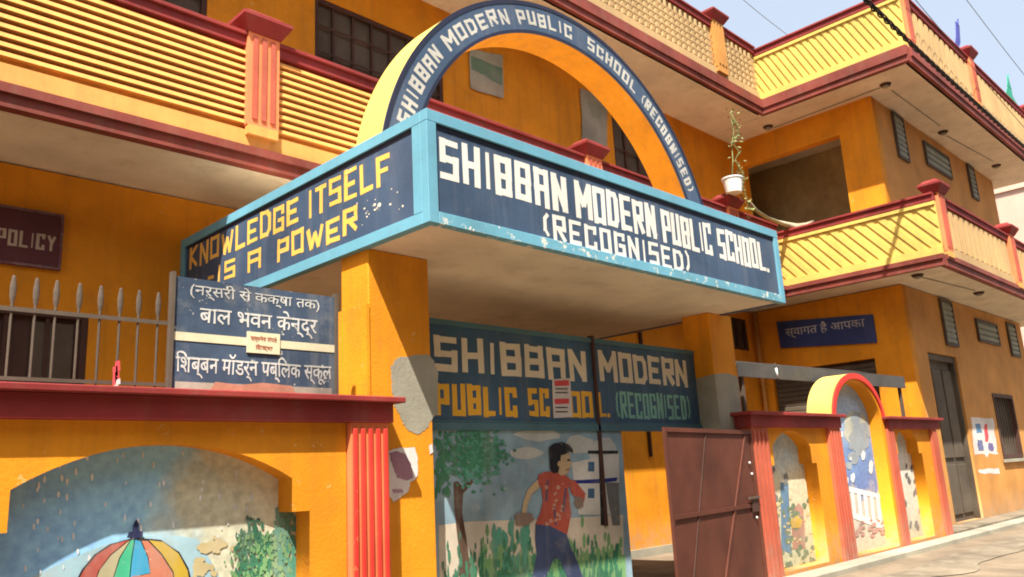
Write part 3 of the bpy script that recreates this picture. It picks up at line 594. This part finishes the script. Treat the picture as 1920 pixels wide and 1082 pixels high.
# ------------------------------------------------------------------ boundary walls
def niche(xl, xr, xal, xar, zstep, zspr, zap, z0=.12, n=16):
    """opening: jambs xl..xr up to zstep, step in to xal..xar, arch up to zap"""
    c = (xal+xar)/2; hw = (xar-xal)/2; P = [(xl, z0), (xr, z0), (xr, zstep), (xar, zstep), (xar, zspr)]
    h = zap-zspr; R = (hw*hw+h*h)/(2*h); cz = zap-R; a = math.asin(min(1, hw/R))
    if h > hw: a = math.pi/2
    for i in range(1, n):
        t = a-2*a*i/n; P.append((c+R*math.sin(t), cz+R*math.cos(t)))
    return P+[(xal, zspr), (xal, zstep), (xl, zstep)]
def fluted(a, b, par, z0, z1, y=5.97, n=5, fm=None, bm_=None):
    p = box('pilaster', a, b, y, y+.32, z0, z1, bm_ or SALMON, par); wdt = (b-a)/(2*n+.0)
    for i in range(n): box('flute', a+wdt*(2*i+.35), a+wdt*(2*i+1.45), y-.022, y-.0005, z0+.02, z1-.05, fm or REDF, p, .006)
    return p
def coping(a, b, par, z=2.36):
    c = box('coping', a, b, 5.86, 6.36, z-.05, z, RED, par, .008)
    box('coping_band', a+.09, b-.09, 5.93, 6.32, z-.22, z-.051, RED, c, .004); return c
BW = root('boundary_wall', 'orange boundary wall left of the gate with umbrella mural in its arched niche', 'wall', (1.5, 6.1, 0))
cutout('wall_panel', [(-4, 0), (4.05, 0), (4.05, 2.15), (-4, 2.15)], [niche(1.38, 3.70, 1.55, 3.54, 1.44, 1.70, 1.98), niche(-1.8, .55, -1.63, .38, 1.44, 1.70, 1.98)], 6.03, 6.28, ORANGE, BW)
mb = bpy.data.materials.new('mural_rain_sky'); mb.use_nodes = True
def mural_mat(m, stops, axis, a, b, extra=None):
    n, l = m.node_tree.nodes, m.node_tree.links; bs = n['Principled BSDF']; bs.inputs['Roughness'].default_value = .85
    g = n.new('ShaderNodeNewGeometry'); q = n.new('ShaderNodeMapping'); l.new(g.outputs['Position'], q.inputs[0])
    nz = n.new('ShaderNodeTexNoise'); nz.inputs['Scale'].default_value = 2.2; nz.inputs['Detail'].default_value = 6; l.new(g.outputs['Position'], nz.inputs['Vector'])
    sp = n.new('ShaderNodeSeparateXYZ'); l.new(g.outputs['Position'], sp.inputs[0])
    mr = n.new('ShaderNodeMapRange'); mr.inputs[1].default_value = a; mr.inputs[2].default_value = b; l.new(sp.outputs[axis], mr.inputs[0])
    ad = n.new('ShaderNodeMath'); ad.operation = 'MULTIPLY_ADD'; l.new(nz.outputs[0], ad.inputs[0]); ad.inputs[1].default_value = .5; 
    sb = n.new('ShaderNodeMath'); sb.operation = 'SUBTRACT'; l.new(mr.outputs[0], sb.inputs[0]); sb.inputs[1].default_value = .25; l.new(sb.outputs[0], ad.inputs[2])
    cr = n.new('ShaderNodeValToRGB'); l.new(ad.outputs[0], cr.inputs[0])
    while len(cr.color_ramp.elements) < len(stops): cr.color_ramp.elements.new(.5)
    for e, (p, c) in zip(cr.color_ramp.elements, stops): e.position = p; e.color = (*c, 1)
    n2 = n.new('ShaderNodeTexNoise'); n2.inputs['Scale'].default_value = 18; n2.inputs['Detail'].default_value = 5; l.new(g.outputs['Position'], n2.inputs['Vector'])
    mx = n.new('ShaderNodeMix'); mx.data_type = 'RGBA'; mx.blend_type = 'OVERLAY'; mx.inputs[0].default_value = .45; l.new(cr.outputs[0], mx.inputs[6]); l.new(n2.outputs[0], mx.inputs[7])
    l.new(mx.outputs[2], bs.inputs['Base Color']); return m
mural_mat(mb, [(0.0, (.20, .40, .66)), (.55, (.26, .50, .68)), (.68, (.46, .46, .34)), (1, (.60, .56, .40))], 0, 1.4, 3.6)
my = 6.245
mu = box('mural', 1.2, 3.9, my, my+.034, .1, 2.05, mb, BW, label='painted rain scene with a striped umbrella and green plants')
box('mural', -2, .7, my, my+.034, .1, 2.05, mb, BW)
lb = P_('mural_pale_blue', (.36, .56, .64, 1), .2); yf = P_('mural_flower_yellow', (.60, .50, .26, 1), .25)
blot('painted_glow', [(60, 1082), (120, 1052), (200, 1020), (300, 1000), (370, 1010), (400, 1060), (420, 1100), (60, 1120)], my, lb, mu, 1)
random.seed(11)
dabs('painted_raindrop', [(random.uniform(30, 480), random.uniform(840, 1075)) for _ in range(75)], my, P_('mural_raindrop', (.74, .78, .80, 1)), mu, 2.3, 6, 3, 6)
dabs('painted_flower', [(random.gauss(400, 12), random.gauss(1022, 8)) for _ in range(26)] + [(random.gauss(375, 14), random.gauss(1065, 10)) for _ in range(26)], my, yf, mu, 7, 6, 4)
dabs('painted_plant', [(random.gauss(475+(k % 5)*18-20, 8), 1082-random.random()*(110 if k % 5 == 1 else 85)) for k in range(400)], my, mgreen, mu, 3, 6, 5)
dabs('painted_plant', [(random.uniform(515, 575), random.uniform(955, 1082)) for k in range(300)], my, mteal, mu, 3, 6, 7.2)
dabs('painted_plant', [(random.gauss(500, 30), random.uniform(1000, 1090)) for k in range(150)], my, mgreen2, mu, 2.4, 5, 9)
umb = blot('painted_umbrella', [(140, 1092), (152, 1068), (175, 1040), (205, 1020), (250, 1008), (300, 1012), (335, 1035), (352, 1065), (358, 1092)], my, mblack, mu, 10)
segs = [('red_gore', (.42, .07, .05), [(144, 1090), (156, 1069), (180, 1040), (208, 1022), (240, 1012), (205, 1040), (183, 1070), (176, 1090)]),
        ('cream_gore', (.42, .38, .22), [(178, 1090), (186, 1068), (207, 1041), (242, 1013), (222, 1045), (208, 1090)]),
        ('green_gore', (.05, .40, .22), [(210, 1090), (224, 1046), (244, 1013), (250, 1012), (244, 1050), (240, 1090)]),
        ('blue_gore', (.04, .30, .50), [(242, 1090), (246, 1050), (252, 1012), (262, 1015), (275, 1045), (280, 1074), (262, 1078)]),
        ('salmon_gore', (.50, .17, .10), [(282, 1090), (277, 1045), (264, 1014), (275, 1014), (300, 1040), (322, 1074), (324, 1090)]),
        ('mustard_gore', (.50, .34, .03), [(326, 1090), (324, 1072), (302, 1038), (278, 1013), (304, 1016), (333, 1038), (350, 1070), (353, 1090)])]
segs.append(('salmon_gore', (.50, .17, .10), [(242, 1092), (246, 1080), (262, 1079), (281, 1075), (284, 1092)]))
for nme, c, P in segs: blot(nme, P, my, P_('mural_'+nme, (*c, 1), .15), umb, 12)
blot('finial', [(236, 1008), (240, 998), (247, 997), (249, 982), (254, 974), (259, 982), (257, 992), (266, 998), (266, 1006), (252, 1011)], my, P_('mural_finial', (.01, .015, .06, 1)), umb, 12)
fluted(4.06, 4.45, BW, 0, 2.139); coping(-4, 4.57, BW)

BR = root('arched_boundary_wall', 'orange wall right of the gate with three arched mural niches', 'wall', (14.5, 6.1, 0))
cut1 = niche(11.27, 12.78, 11.42, 12.63, 1.60, 1.86, 2.10); cut3 = niche(16.05, 17.38, 16.18, 17.22, 1.68, 1.92, 2.18)
cutout('wall_panel', [(10.8, 0), (13.4, 0), (13.4, 2.15), (10.8, 2.15)], [cut1], 6.03, 6.28, ORANGE, BR)
cutout('wall_panel', [(15.75, 0), (18.2, 0), (18.2, 2.15), (15.75, 2.15)], [cut3], 6.03, 6.28, ORANGE, BR)
bo = [(13.4, 0), (13.4, 2.28)]; n = 28
big_o = [(14.63+1.05*math.cos(math.pi-math.pi*i/n), 2.28+.79*math.sin(math.pi*i/n)) for i in range(n+1)]
big_i = [(13.70, .1)]+[(14.63+.93*math.cos(math.pi-math.pi*i/n), 2.28+.68*math.sin(math.pi*i/n)) for i in range(n+1)]+[(15.56, .1)]
cutout('tall_arch_panel', [(13.58, 0)]+big_o+[(15.68, 0)], [big_i], 6.015, 6.40, ORANGE, BR)
def bow(name, ro_, ri_, y0_, y1_, mat, par):
    bm = bmesh.new(); R = []
    for i in range(n+1):
        c, s = math.cos(math.pi-math.pi*i/n), math.sin(math.pi*i/n)
        R.append([bm.verts.new((14.63+ri_[0]*c, yy, 2.281+ri_[1]*s)) for yy in (y0_, y1_)] + [bm.verts.new((14.63+ro_[0]*c, yy, 2.281+ro_[1]*s)) for yy in (y1_, y0_)])
    for s, t in zip(R, R[1:]):
        for i in range(4): bm.faces.new([s[i], s[(i+1) % 4], t[(i+1) % 4], t[i]])
    bm.faces.new(R[0]); bm.faces.new(R[-1][::-1]); return bmdone(name, bm, mat, par)
bow('outer_band', (1.08, .82), (1.052, .792), 6.03, 6.46, YELLOW, BR)
bow('rim', (1.085, .825), (.99, .73), 5.985, 6.014, REDF, BR)
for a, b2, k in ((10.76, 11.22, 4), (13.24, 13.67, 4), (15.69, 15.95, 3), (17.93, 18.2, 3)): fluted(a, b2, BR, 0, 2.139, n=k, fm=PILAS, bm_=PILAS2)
coping(10.62, 13.74, BR); coping(15.60, 18.42, BR)
m1 = mural_mat((lambda m: (setattr(m, 'use_nodes', True), m)[1])(bpy.data.materials.new('mural_village')), [(0, (.34, .36, .24)), (.35, (.50, .45, .30)), (.65, (.58, .52, .36)), (1, (.34, .47, .56))], 2, .2, 2.1)
m2 = mural_mat((lambda m: (setattr(m, 'use_nodes', True), m)[1])(bpy.data.materials.new('mural_night')), [(0, (.46, .40, .30)), (.28, (.46, .42, .36)), (.36, (.12, .18, .38)), (.6, (.15, .25, .46)), (1, (.40, .48, .54))], 2, .1, 2.95)
m3 = mural_mat((lambda m: (setattr(m, 'use_nodes', True), m)[1])(bpy.data.materials.new('mural_faded')), [(0, (.36, .36, .27)), (.4, (.52, .48, .40)), (.7, (.60, .58, .54)), (1, (.44, .45, .42))], 2, .2, 2.1)
q1 = box('mural', 11.2, 12.9, my, my+.034, .1, 2.14, m1, BR, label='village mural with a small figure in yellow')
q2 = cutout('mural', [(13.66, .08)]+[(14.63+.98*math.cos(math.pi-math.pi*i/n), 2.28+.73*math.sin(math.pi*i/n)) for i in range(n+1)]+[(15.6, .08)], [], my, my+.034, m2, BR, label='blue mural with pale cloud and white railing')
q3 = box('mural', 15.97, 17.5, my, my+.034, .1, 2.2, m3, BR, label='faded greyish mural')
random.seed(5)
blot('painted_figure', [(1487, 955), (1497, 943), (1506, 955), (1508, 985), (1510, 1028), (1486, 1030), (1484, 985)], my, P_('mural_pink_dress', (.42, .22, .16, 1)), q1, 2)
blot('painted_figure', [(1482, 975), (1495, 966), (1504, 976), (1500, 990), (1484, 990)], my, P_('mural_yellow_top', (.6, .38, .05, 1)), q1, 4)
dabs('painted_foliage', [(random.uniform(1448, 1545), random.uniform(930, 1070)) for _ in range(80)], my, P_('mural_sage', (.16, .22, .13, 1)), q1, 4, 6, 2)
dabs('painted_flower', [(random.uniform(1455, 1545), random.uniform(930, 1070)) for _ in range(40)], my, yf, q1, 2.5, 3, 4)
dabs('painted_bird', [(1447, 885), (1450, 880), (1473, 895), (1472, 905), (1452, 935), (1450, 880)], my, mgrey, q1, 5, 7, 4)
blot('painted_path', [(1463, 905), (1478, 905), (1484, 1040), (1465, 1030)], my, P_('mural_blue_wash', (.12, .22, .33, 1)), q1, 1)
blot('painted_moon', blob(1604, 803, 22, 32, 18, .12), my, P_('mural_moon', (.50, .50, .40, 1)), q2, 2)
dabs('painted_cloud', [(random.gauss(1612, 12), random.gauss(825, 26)) for _ in range(30)], my, P_('mural_mist', (.33, .38, .42, 1)), q2, 8, 10, 3)
dabs('painted_star', [(1594, 860), (1632, 880), (1578, 815), (1598, 895), (1618, 855), (1633, 872), (1587, 900)], my, WHITE, q2, 3, 7, 5)
rl = blot('painted_railing', [(1591, 912), (1662, 930), (1664, 938), (1592, 922)], my, WHITE, q2, 4)
blot('painted_railing', [(1597, 960), (1668, 985), (1672, 1000), (1600, 972)], my, WHITE, q2, 4)
for k in range(6): blot('painted_baluster', [(1594+12*k, 918+3*k), (1600+12*k, 919+3*k), (1605+12*k, 968+4*k), (1599+12*k, 966+4*k)], my, WHITE, q2, 5)
dabs('painted_flower', [(random.uniform(1605, 1660), random.uniform(975, 1005)) for _ in range(40)], my, P_('mural_pink', (.5, .28, .24, 1)), q2, 3, 3, 6)
dabs('painted_foliage', [(random.uniform(1695, 1745), random.uniform(850, 1000)) for _ in range(50)], my, mgrey, q3, 2.5, 6, 2)
box('plinth_strip', 10.7, 18.3, 5.951, 5.968, 0, .08, CEMENT, BR)

# ------------------------------------------------------------------ spiked railing on the left wall
RF = root('spiked_railing', 'grey iron railing with spear tips on the left boundary wall', 'railing', (1, 6.1, 2.36))
def spear_mesh():
    bm = bmesh.new(); tube(bm, [(0, 0, 0), (0, 0, .56)], .009, 6); 
    pr = [(.56, .012), (.60, .019), (.66, .021), (.735, .012), (.745, .006)]
    R = [[bm.verts.new((r*math.cos(a), r*.45*math.sin(a), z)) for a in [k*math.pi/4 for k in range(8)]] for z, r in pr]
    for a, b in zip(R, R[1:]):
        for k in range(8): bm.faces.new([a[k], a[(k+1) % 8], b[(k+1) % 8], b[k]])
    bm.faces.new(R[0][::-1]); bm.faces.new(R[-1]); me = bpy.data.meshes.new('bar'); bm.to_mesh(me); bm.free(); return me
sp = spear_mesh()
for i in range(28): link('bar', sp, GREYM, RF, (2.46-.139*i+random.uniform(-.008, .008), 6.12, 2.361))
box('rail', -1.6, 2.55, 6.105, 6.111, 2.86, 2.89, GREYM, RF); box('rail', -1.6, 2.55, 6.105, 6.111, 2.40, 2.425, GREYM, RF)
tz = root('cloth_strip', 'red and white rag tied to the iron railing', 'rag', (2.13, 6.09, 2.4))
bm = bmesh.new()
for k in range(5):
    o = px(219+random.uniform(-3, 3), 678+10*k, 1, 6.09); prism(bm, [o+Vector((a, 0, b)) for a, b in ((-.015, 0), (.012, .01), (.02, -.06), (-.01, -.075))], (0, .012+.001*k, 0))
bmdone('rag_tail', bm, PAPERR, tz)
bm = bmesh.new()
for a, b2 in ((222, 712), (218, 722)):
    o = px(a, b2, 1, 6.083); prism(bm, [o+Vector((a_, 0, b_)) for a_, b_ in ((-.012, 0), (.012, .01), (.016, -.03), (-.014, -.035))], (0, .004, 0))
bmdone('white_knot', bm, PAPER, tz)

# Hindi board on the wall
HB = root('hindi_sign_board', 'navy board with white Hindi lettering and cream band above the left wall', 'sign board', (3.25, 6.1, 2.36))
hx0, hx1, hz0, hz1 = 2.56, 3.97, 2.362, 3.24
hsb = box('board', hx0, hx1, 6.08, 6.11, hz0, hz1, P_('hindi_board_navy', (.04, .065, .11, 1), .3), HB)
for a in (hx0-.03, hx1+.001): box('side_post', a, a+.029, 6.06, 6.115, hz0, hz1+.03, GREYM, HB)
Fh = fy(6.08); pale = P_('hindi_white_paint', (.55, .54, .51, 1), .35); cream = P_('hindi_cream_band', (.60, .54, .36, 1), .1)
hindi('lettering', '(नर्सरी से कक्षा तक)', hx0+.12, hx1-.15, hz0+.72, hz0+.855, Fh, pale, hsb)
hindi('lettering', 'बाल भवन केन्द्र', hx0+.2, hx1-.17, hz0+.49, hz0+.70, Fh, pale, hsb, .006)
box('cream_band', hx0+.002, hx1-.002, 6.075, 6.079, hz0+.385, hz0+.45, cream, hsb)
pb = box('name_plate', 3.15, 3.44, 6.065, 6.0745, hz0+.33, hz0+.50, cream, hsb)
hindi('lettering', 'सत्यमेव जयते', 3.18, 3.41, hz0+.42, hz0+.475, fy(6.065), P_('hindi_red_print', (.4, .12, .06, 1)), pb, .0)
hindi('lettering', 'िशक्षा', 3.22, 3.37, hz0+.35, hz0+.40, fy(6.065), P_('hindi_red_print2', (.4, .12, .06, 1)), pb, .0)
hindi('lettering', 'िशब्बन मॉडर्न पब्िलक स्कूल', hx0+.03, hx1-.03, hz0+.1, hz0+.31, Fh, pale, hsb, .006)
box('torn_paper', hx0+.03, hx1-.03, 6.074, 6.0785, hz0+.005, hz0+.075, P_('torn_paper', (.38, .33, .26, 1), .4), hsb)
random.seed(2); poly('torn_paper', [(2.85, 6.072, hz0+.004), (3.6, 6.072, hz0+.004), (3.56, 6.072, hz0+.08), (3.3, 6.072, hz0+.095), (3.1, 6.072, hz0+.07), (2.9, 6.072, hz0+.085)], (0, .0015, 0), P_('torn_pink', (.45, .2, .13, 1), .4), hsb)

# policy board
PB = root('policy_board', 'maroon board lettered POLICY on the shaded ground floor wall', 'sign board', (2.2, 10.15, 4.24))
pbo = box('board', .9, 2.94, YW-.05, YW-.002, 4.22, 4.89, MAROONB, PB); word('lettering', 'POLICY', 2.27, 2.87, 4.43, 4.62, .03, fy(YW-.05), P_('policy_cream', (.5, .4, .3, 1)), pbo, .25)
boxes('frame', [(.9, 2.94, YW-.06, YW-.0505, 4.86, 4.89), (.9, 2.94, YW-.06, YW-.0505, 4.22, 4.25), (2.91, 2.94, YW-.06, YW-.0505, 4.251, 4.859)], P_('policy_edge', (.16, .06, .07, 1)), pbo)

# blue board on the wing
WB = root('blue_sign_board', 'royal blue board with white Hindi lettering on the wing side wall', 'sign board', (XW-.05, 8.35, 4.2))
wb = poly('board', [(XW-.05, 9.52, 4.40), (XW-.05, 9.55, 5.06), (XW-.05, 7.2, 4.84), (XW-.05, 7.2, 4.18)], (.045, 0, 0), SIGNB, WB)
def fwb(u, v, d): return Vector((XW-.05-d, u, v-.09*(9.52-u)/2.3))
hindi('lettering', 'स्वागत है आपका', 9.35, 7.4, 4.6, 4.92, fwb, pale, wb, .006)

# posters and plaques
def sheet(name, label, cat, P, y, mat, bits, group=None):
    pts = [px(a, b, 1, y) for a, b in P]; r_ = root(name, label, cat, (pts[0].x, y, min(p.z for p in pts)), group)
    blot('sheet', ragged(P, 1.3, 4) if ('torn' in name or 'wall_' in name) else P, y, mat, r_, 1, .0012)
    for i, (bn, Q, m) in enumerate(bits): blot(bn, ragged(Q, .9, 5) if ('torn' in name or 'wall_' in name) else Q, y, m, r_, 2.4+i*.5, .0008)
    return r_
sheet('torn_poster', 'torn white and mauve poster on the front of the left pillar', 'poster', [(728, 846), (745, 840), (778, 840), (783, 860), (784, 890), (776, 902), (768, 906), (766, 920), (748, 936), (738, 942), (730, 930), (727, 890)], 6.195, PAPER,
      [('print', [(730, 850), (742, 846), (760, 852), (770, 870), (775, 895), (765, 901), (745, 897), (738, 880), (732, 862)], PAPERM), ('print', [(735, 918), (754, 916), (755, 924), (737, 925)], PAPERM)])
sheet('small_poster', 'small pale scrap of paper high on the pillar right edge', 'poster', [(804, 836), (810, 832), (812, 848), (806, 852)], 6.195, PAPER, [])
sheet('wall_poster', 'faded white poster with blue and red prints on the wing wall by the barred window', 'poster', [(1820, 783), (1862, 785), (1868, 836), (1871, 852), (1856, 850), (1850, 857), (1843, 850), (1828, 852)], YR, PAPER,
      [('print', [(1828, 795), (1838, 795), (1841, 812), (1831, 812)], P_('print_blue', (.10, .22, .38, 1))), ('print', [(1845, 795), (1851, 795), (1853, 828), (1847, 828)], PAPERR), ('print', [(1832, 825), (1842, 826), (1844, 845), (1834, 845)], P_('print_slate', (.12, .14, .3, 1))), ('print', [(1852, 830), (1862, 832), (1863, 846), (1854, 845)], P_('print_slate2', (.15, .12, .3, 1)))])
sheet('wall_notice', 'thin torn white notice low on the wing wall below the poster', 'notice', [(1834, 880), (1873, 878), (1874, 888), (1836, 888)], YR, PAPER, [])
sheet('upper_wall_panel', 'pale green panel on the upper wall seen through the arch', 'panel', [(880, 92), (944, 104), (943, 185), (882, 165)], YW-.03, P_('panel_pale', (.36, .36, .28, 1)), [('print', [(883, 104), (942, 128), (941, 162), (905, 140), (884, 130)], P_('print_green', (.13, .22, .15, 1))), ('print', [(882, 150), (942, 160), (942, 182), (883, 163)], P_('print_tan', (.42, .36, .27, 1)))])
sheet('upper_wall_panel', 'grey panel on the upper wall right of the pale green one', 'panel', [(1088, 165), (1140, 186), (1138, 280), (1092, 262)], YW-.03, P_('panel_grey', (.33, .32, .26, 1)), [('print', [(1100, 190), (1130, 200), (1128, 225), (1112, 220)], GREYP)])

# tin awning between the arches and the wing
AW = root('tin_awning', 'weathered grey tin awning behind the arched wall', 'awning', (15, 6.9, 3.1))
bm = bmesh.new(); n2 = 68
A_ = []
for i in range(n2+1):
    x = 11.7+6.9*i/n2; d_ = .022*math.cos(i*math.pi); A_.append([bm.verts.new((x, 6.62, 3.14+d_+.018*(x-11.7))), bm.verts.new((x, 7.6, 3.42+d_+.018*(x-11.7)))])
for p, q in zip(A_, A_[1:]): bm.faces.new([p[0], q[0], q[1], p[1]])
bmesh.ops.solidify(bm, geom=bm.faces[:], thickness=.012); bmdone('sheet', bm, TIN, AW)
bm = bmesh.new(); prism(bm, [(11.7, 6.57, 2.98), (18.6, 6.57, 3.06), (18.6, 6.57, 3.31), (11.7, 6.57, 3.2)], (0, .045, 0)); bmdone('edge_board', bm, TIN, AW)
for x in (11.85, 15.2, 18.45): box('post', x-.03, x+.03, 6.62, 6.68, 0, 3.05+.018*(x-11.7), GREYM, AW)
TL = root('tube_light', 'short white tube light hanging under the tin awning', 'lamp', (13.3, 6.8, 2.8)); q = px(1455, 690, 1, 6.56)
pipe('tube', [q+Vector((0, 0, .0)), q+Vector((.02, 0, -.16))], .018, WHITE, TL); pipe('hook', [q+Vector((0, .01, .09)), q+Vector((0, 0, .001))], .006, GREYM, TL)

# pot with vine on the balcony rail and the cloth
q = px(1375, 352, 1, 8.4)
PT = root('balcony_pot', 'white bucket with a dry vine standing on the balcony post', 'pot', (q.x, 8.4, q.z-.12))
bm = bmesh.new(); bmesh.ops.create_cone(bm, cap_ends=True, segments=20, radius1=.17, radius2=.22, depth=.30, matrix=Matrix.Translation((q.x, 8.4, q.z+.03))); bmdone('bucket', bm, WHITE, PT)
bm = bmesh.new(); bmesh.ops.create_cone(bm, cap_ends=True, segments=20, radius1=.235, radius2=.235, depth=.03, matrix=Matrix.Translation((q.x, 8.4, q.z+.196))); bmdone('rim', bm, WHITE, PT)
stk = [px(a, b, 1, 8.4) for a, b in ((1373, 330), (1374, 300), (1372, 270), (1376, 245), (1370, 222))]; pipe('stem', stk, .014, STEM, PT, 6, .008)
vn = [px(a, b, 1, 8.35) for a, b in ((1372, 215), (1380, 232), (1384, 252), (1374, 268), (1386, 285), (1378, 300), (1388, 318), (1396, 335), (1392, 352), (1400, 372), (1404, 392))]; pipe('vine', vn, .012, STEM, PT, 6)
bm = bmesh.new()
for i in range(150):
    c = vn[random.randrange(len(vn))]+Vector((random.gauss(0, .07), random.gauss(0, .05), random.gauss(0, .09))); d_ = Vector((random.uniform(-1, 1), random.uniform(-1, 1), random.uniform(-1, 1))).normalized(); e_ = d_.orthogonal().normalized()
    bm.faces.new([bm.verts.new(c-d_*.05), bm.verts.new(c+e_*.025), bm.verts.new(c+d_*.05), bm.verts.new(c-e_*.025)])
bmdone('leaf', bm, STEM, PT, kind='stuff')
CL = [px(a, b, 1, 8.42) for a, b in ((1400, 378), (1415, 395), (1435, 408), (1455, 416), (1475, 422), (1492, 428), (1508, 424), (1522, 415))]
bm = bmesh.new()
R = []
for i, c in enumerate(CL):
    wdh = (.008, .012, .018, .03, .07, .11, .08, .02)[i]; R.append([bm.verts.new(c+Vector((0, dy, dz*wdh))) for dy, dz in ((-.05, 1+random.uniform(-.3, .3)), (-.08, 0), (-.05, -1+random.uniform(-.5, .3)), (.02, -.6), (.03, .6))])
for a, b in zip(R, R[1:]):
    for k in range(5): bm.faces.new([a[k], a[(k+1) % 5], b[(k+1) % 5], b[k]])
bm.faces.new(R[0]); bm.faces.new(R[-1][::-1])
smooth(bmdone('draped_cloth', bm, CLOTH, None, label='pale cloth sagging over the balcony rail beside the white bucket', cat='cloth'))

# wiring along the soffits
for (a, b2, z, x_) in (((1672, 170), (1762, 236), 9.985, 0), ((1775, 255), (1862, 303), 9.985, 0), ((1450, 240), (1650, 165), 9.985, 0), ((1728, 520), (1828, 545), 5.405, 0)):
    pipe('conduit', [px(*a, 2, z), px(*b2, 2, z)], .012, CEMENT, B, 6)
# flags on the wing roof
def flag(name, label, X, P, mat, polep):
    pts = [px(a, b, 1, X) for a, b in polep]; r_ = root(name, label, 'flag', (pts[0].x, X, 11.75))
    pipe('pole', [(pts[0].x, X, 11.76), tuple(pts[1])], .02, mat, r_, 6)
    poly('cloth', [px(a, b, 1, X-.02) for a, b in P], (.0, .015, 0), mat, r_)
flag('roof_flag', 'thin blue flag on the wing roof', 5.3, [(1792, 40), (1799, 48), (1801, 80), (1797, 92), (1791, 90), (1793, 66)], BLUEF, [(1797, 105), (1796, 36)])
flag('roof_flag', 'green pennant on the wing roof at the right edge', 5.3, [(1889, 142), (1895, 160), (1899, 180), (1908, 196), (1905, 206), (1890, 204), (1884, 185), (1889, 165)], GREEN, [(1896, 212), (1890, 140)])

# cables
def sag(a, b, s, n=24): return [a.lerp(b, i/n)+Vector((0, 0, -4*s*(i/n)*(1-i/n))) for i in range(n+1)]
c0, c1 = px(1560, -60, 1, 4.7), px(1990, 335, 1, 4.7)
CB = root('overhead_cable', 'thick black twisted cable bundle crossing in front of the wing roof', 'cable', (c0.x, 4.7, c0.z))
ln = sag(c0, c1, .12, 120); pipe('core', ln, .022, BLACK, CB, 6)
for ph in (0, 2.1, 4.2):
    pipe('strand', [p+Vector((0, .04*math.cos(i*.9+ph), .04*math.sin(i*.9+ph)*(1+.5*math.sin(i*.13)))) for i, p in enumerate(ln)], .015, BLACK, CB, 5)
for lab, a, b2, y_ in (('thin grey wire left over the lattice roof parapet', (1380, -12), (1500, 82), 9.6), ('thin grey wire running beside the thick black cable', (1700, -20), (2000, 330), 5.0), ('thin grey wire across the sky in the upper right corner', (1790, -30), (1960, 190), 5.0)):
    smooth(pipe('overhead_wire', sag(px(*a, 1, y_), px(*b2, 1, y_), .05), .009, GREYM, None, 5, label=lab, cat='wire', group='thin wires over the roof'))

# neighbour house far right
NH = root('neighbour_house', 'pale peach house beyond the right end of the school', 'house', (40, 8, 0))
box('house_wall', 36, 48, 4.6, 16, 0, 11.6, PEACH, NH); box('house_roof', 35.9, 48.1, 4.5, 16.1, 11.601, 11.8, PEACH, NH)
box('water_tank', 37.2, 38.4, 5.2, 6.4, 11.801, 12.0, GREYM, NH)
for z in (3.2, 7.2):
    for y_ in (5.4, 8.2): wv_ = box('window', 35.97, 35.999, y_, y_+1.2, z, z+1.4, DARKM, NH); box('sill', 35.85, 35.965, y_-.1, y_+1.3, z-.12, z-.02, CEMENT, wv_)

# unseen house block added behind the camera to cut skylight and shade the street
OH = root('added_opposite_house', 'plain unseen house added across the street to block skylight', 'house', (6, -5.5, 0))
wallm = paint('opposite_render', (0.28, 0.22, 0.16, 1), 0.9, 0.15, 0.2, 0.1)
box('house_wall', -16, 26, -14, -5.5, 0, 10, wallm, OH); box('roof_parapet', -16.1, 26.1, -5.7, -5.4, 10.001, 10.9, wallm, OH)
for i in range(8): wv_ = box('window', -14+4.8*i, -12.6+4.8*i, -5.499, -5.46, 4.6, 6.0, DARKM, OH); box('sill', -14.1+4.8*i, -12.5+4.8*i, -5.498, -5.35, 4.48, 4.58, CEMENT, wv_)
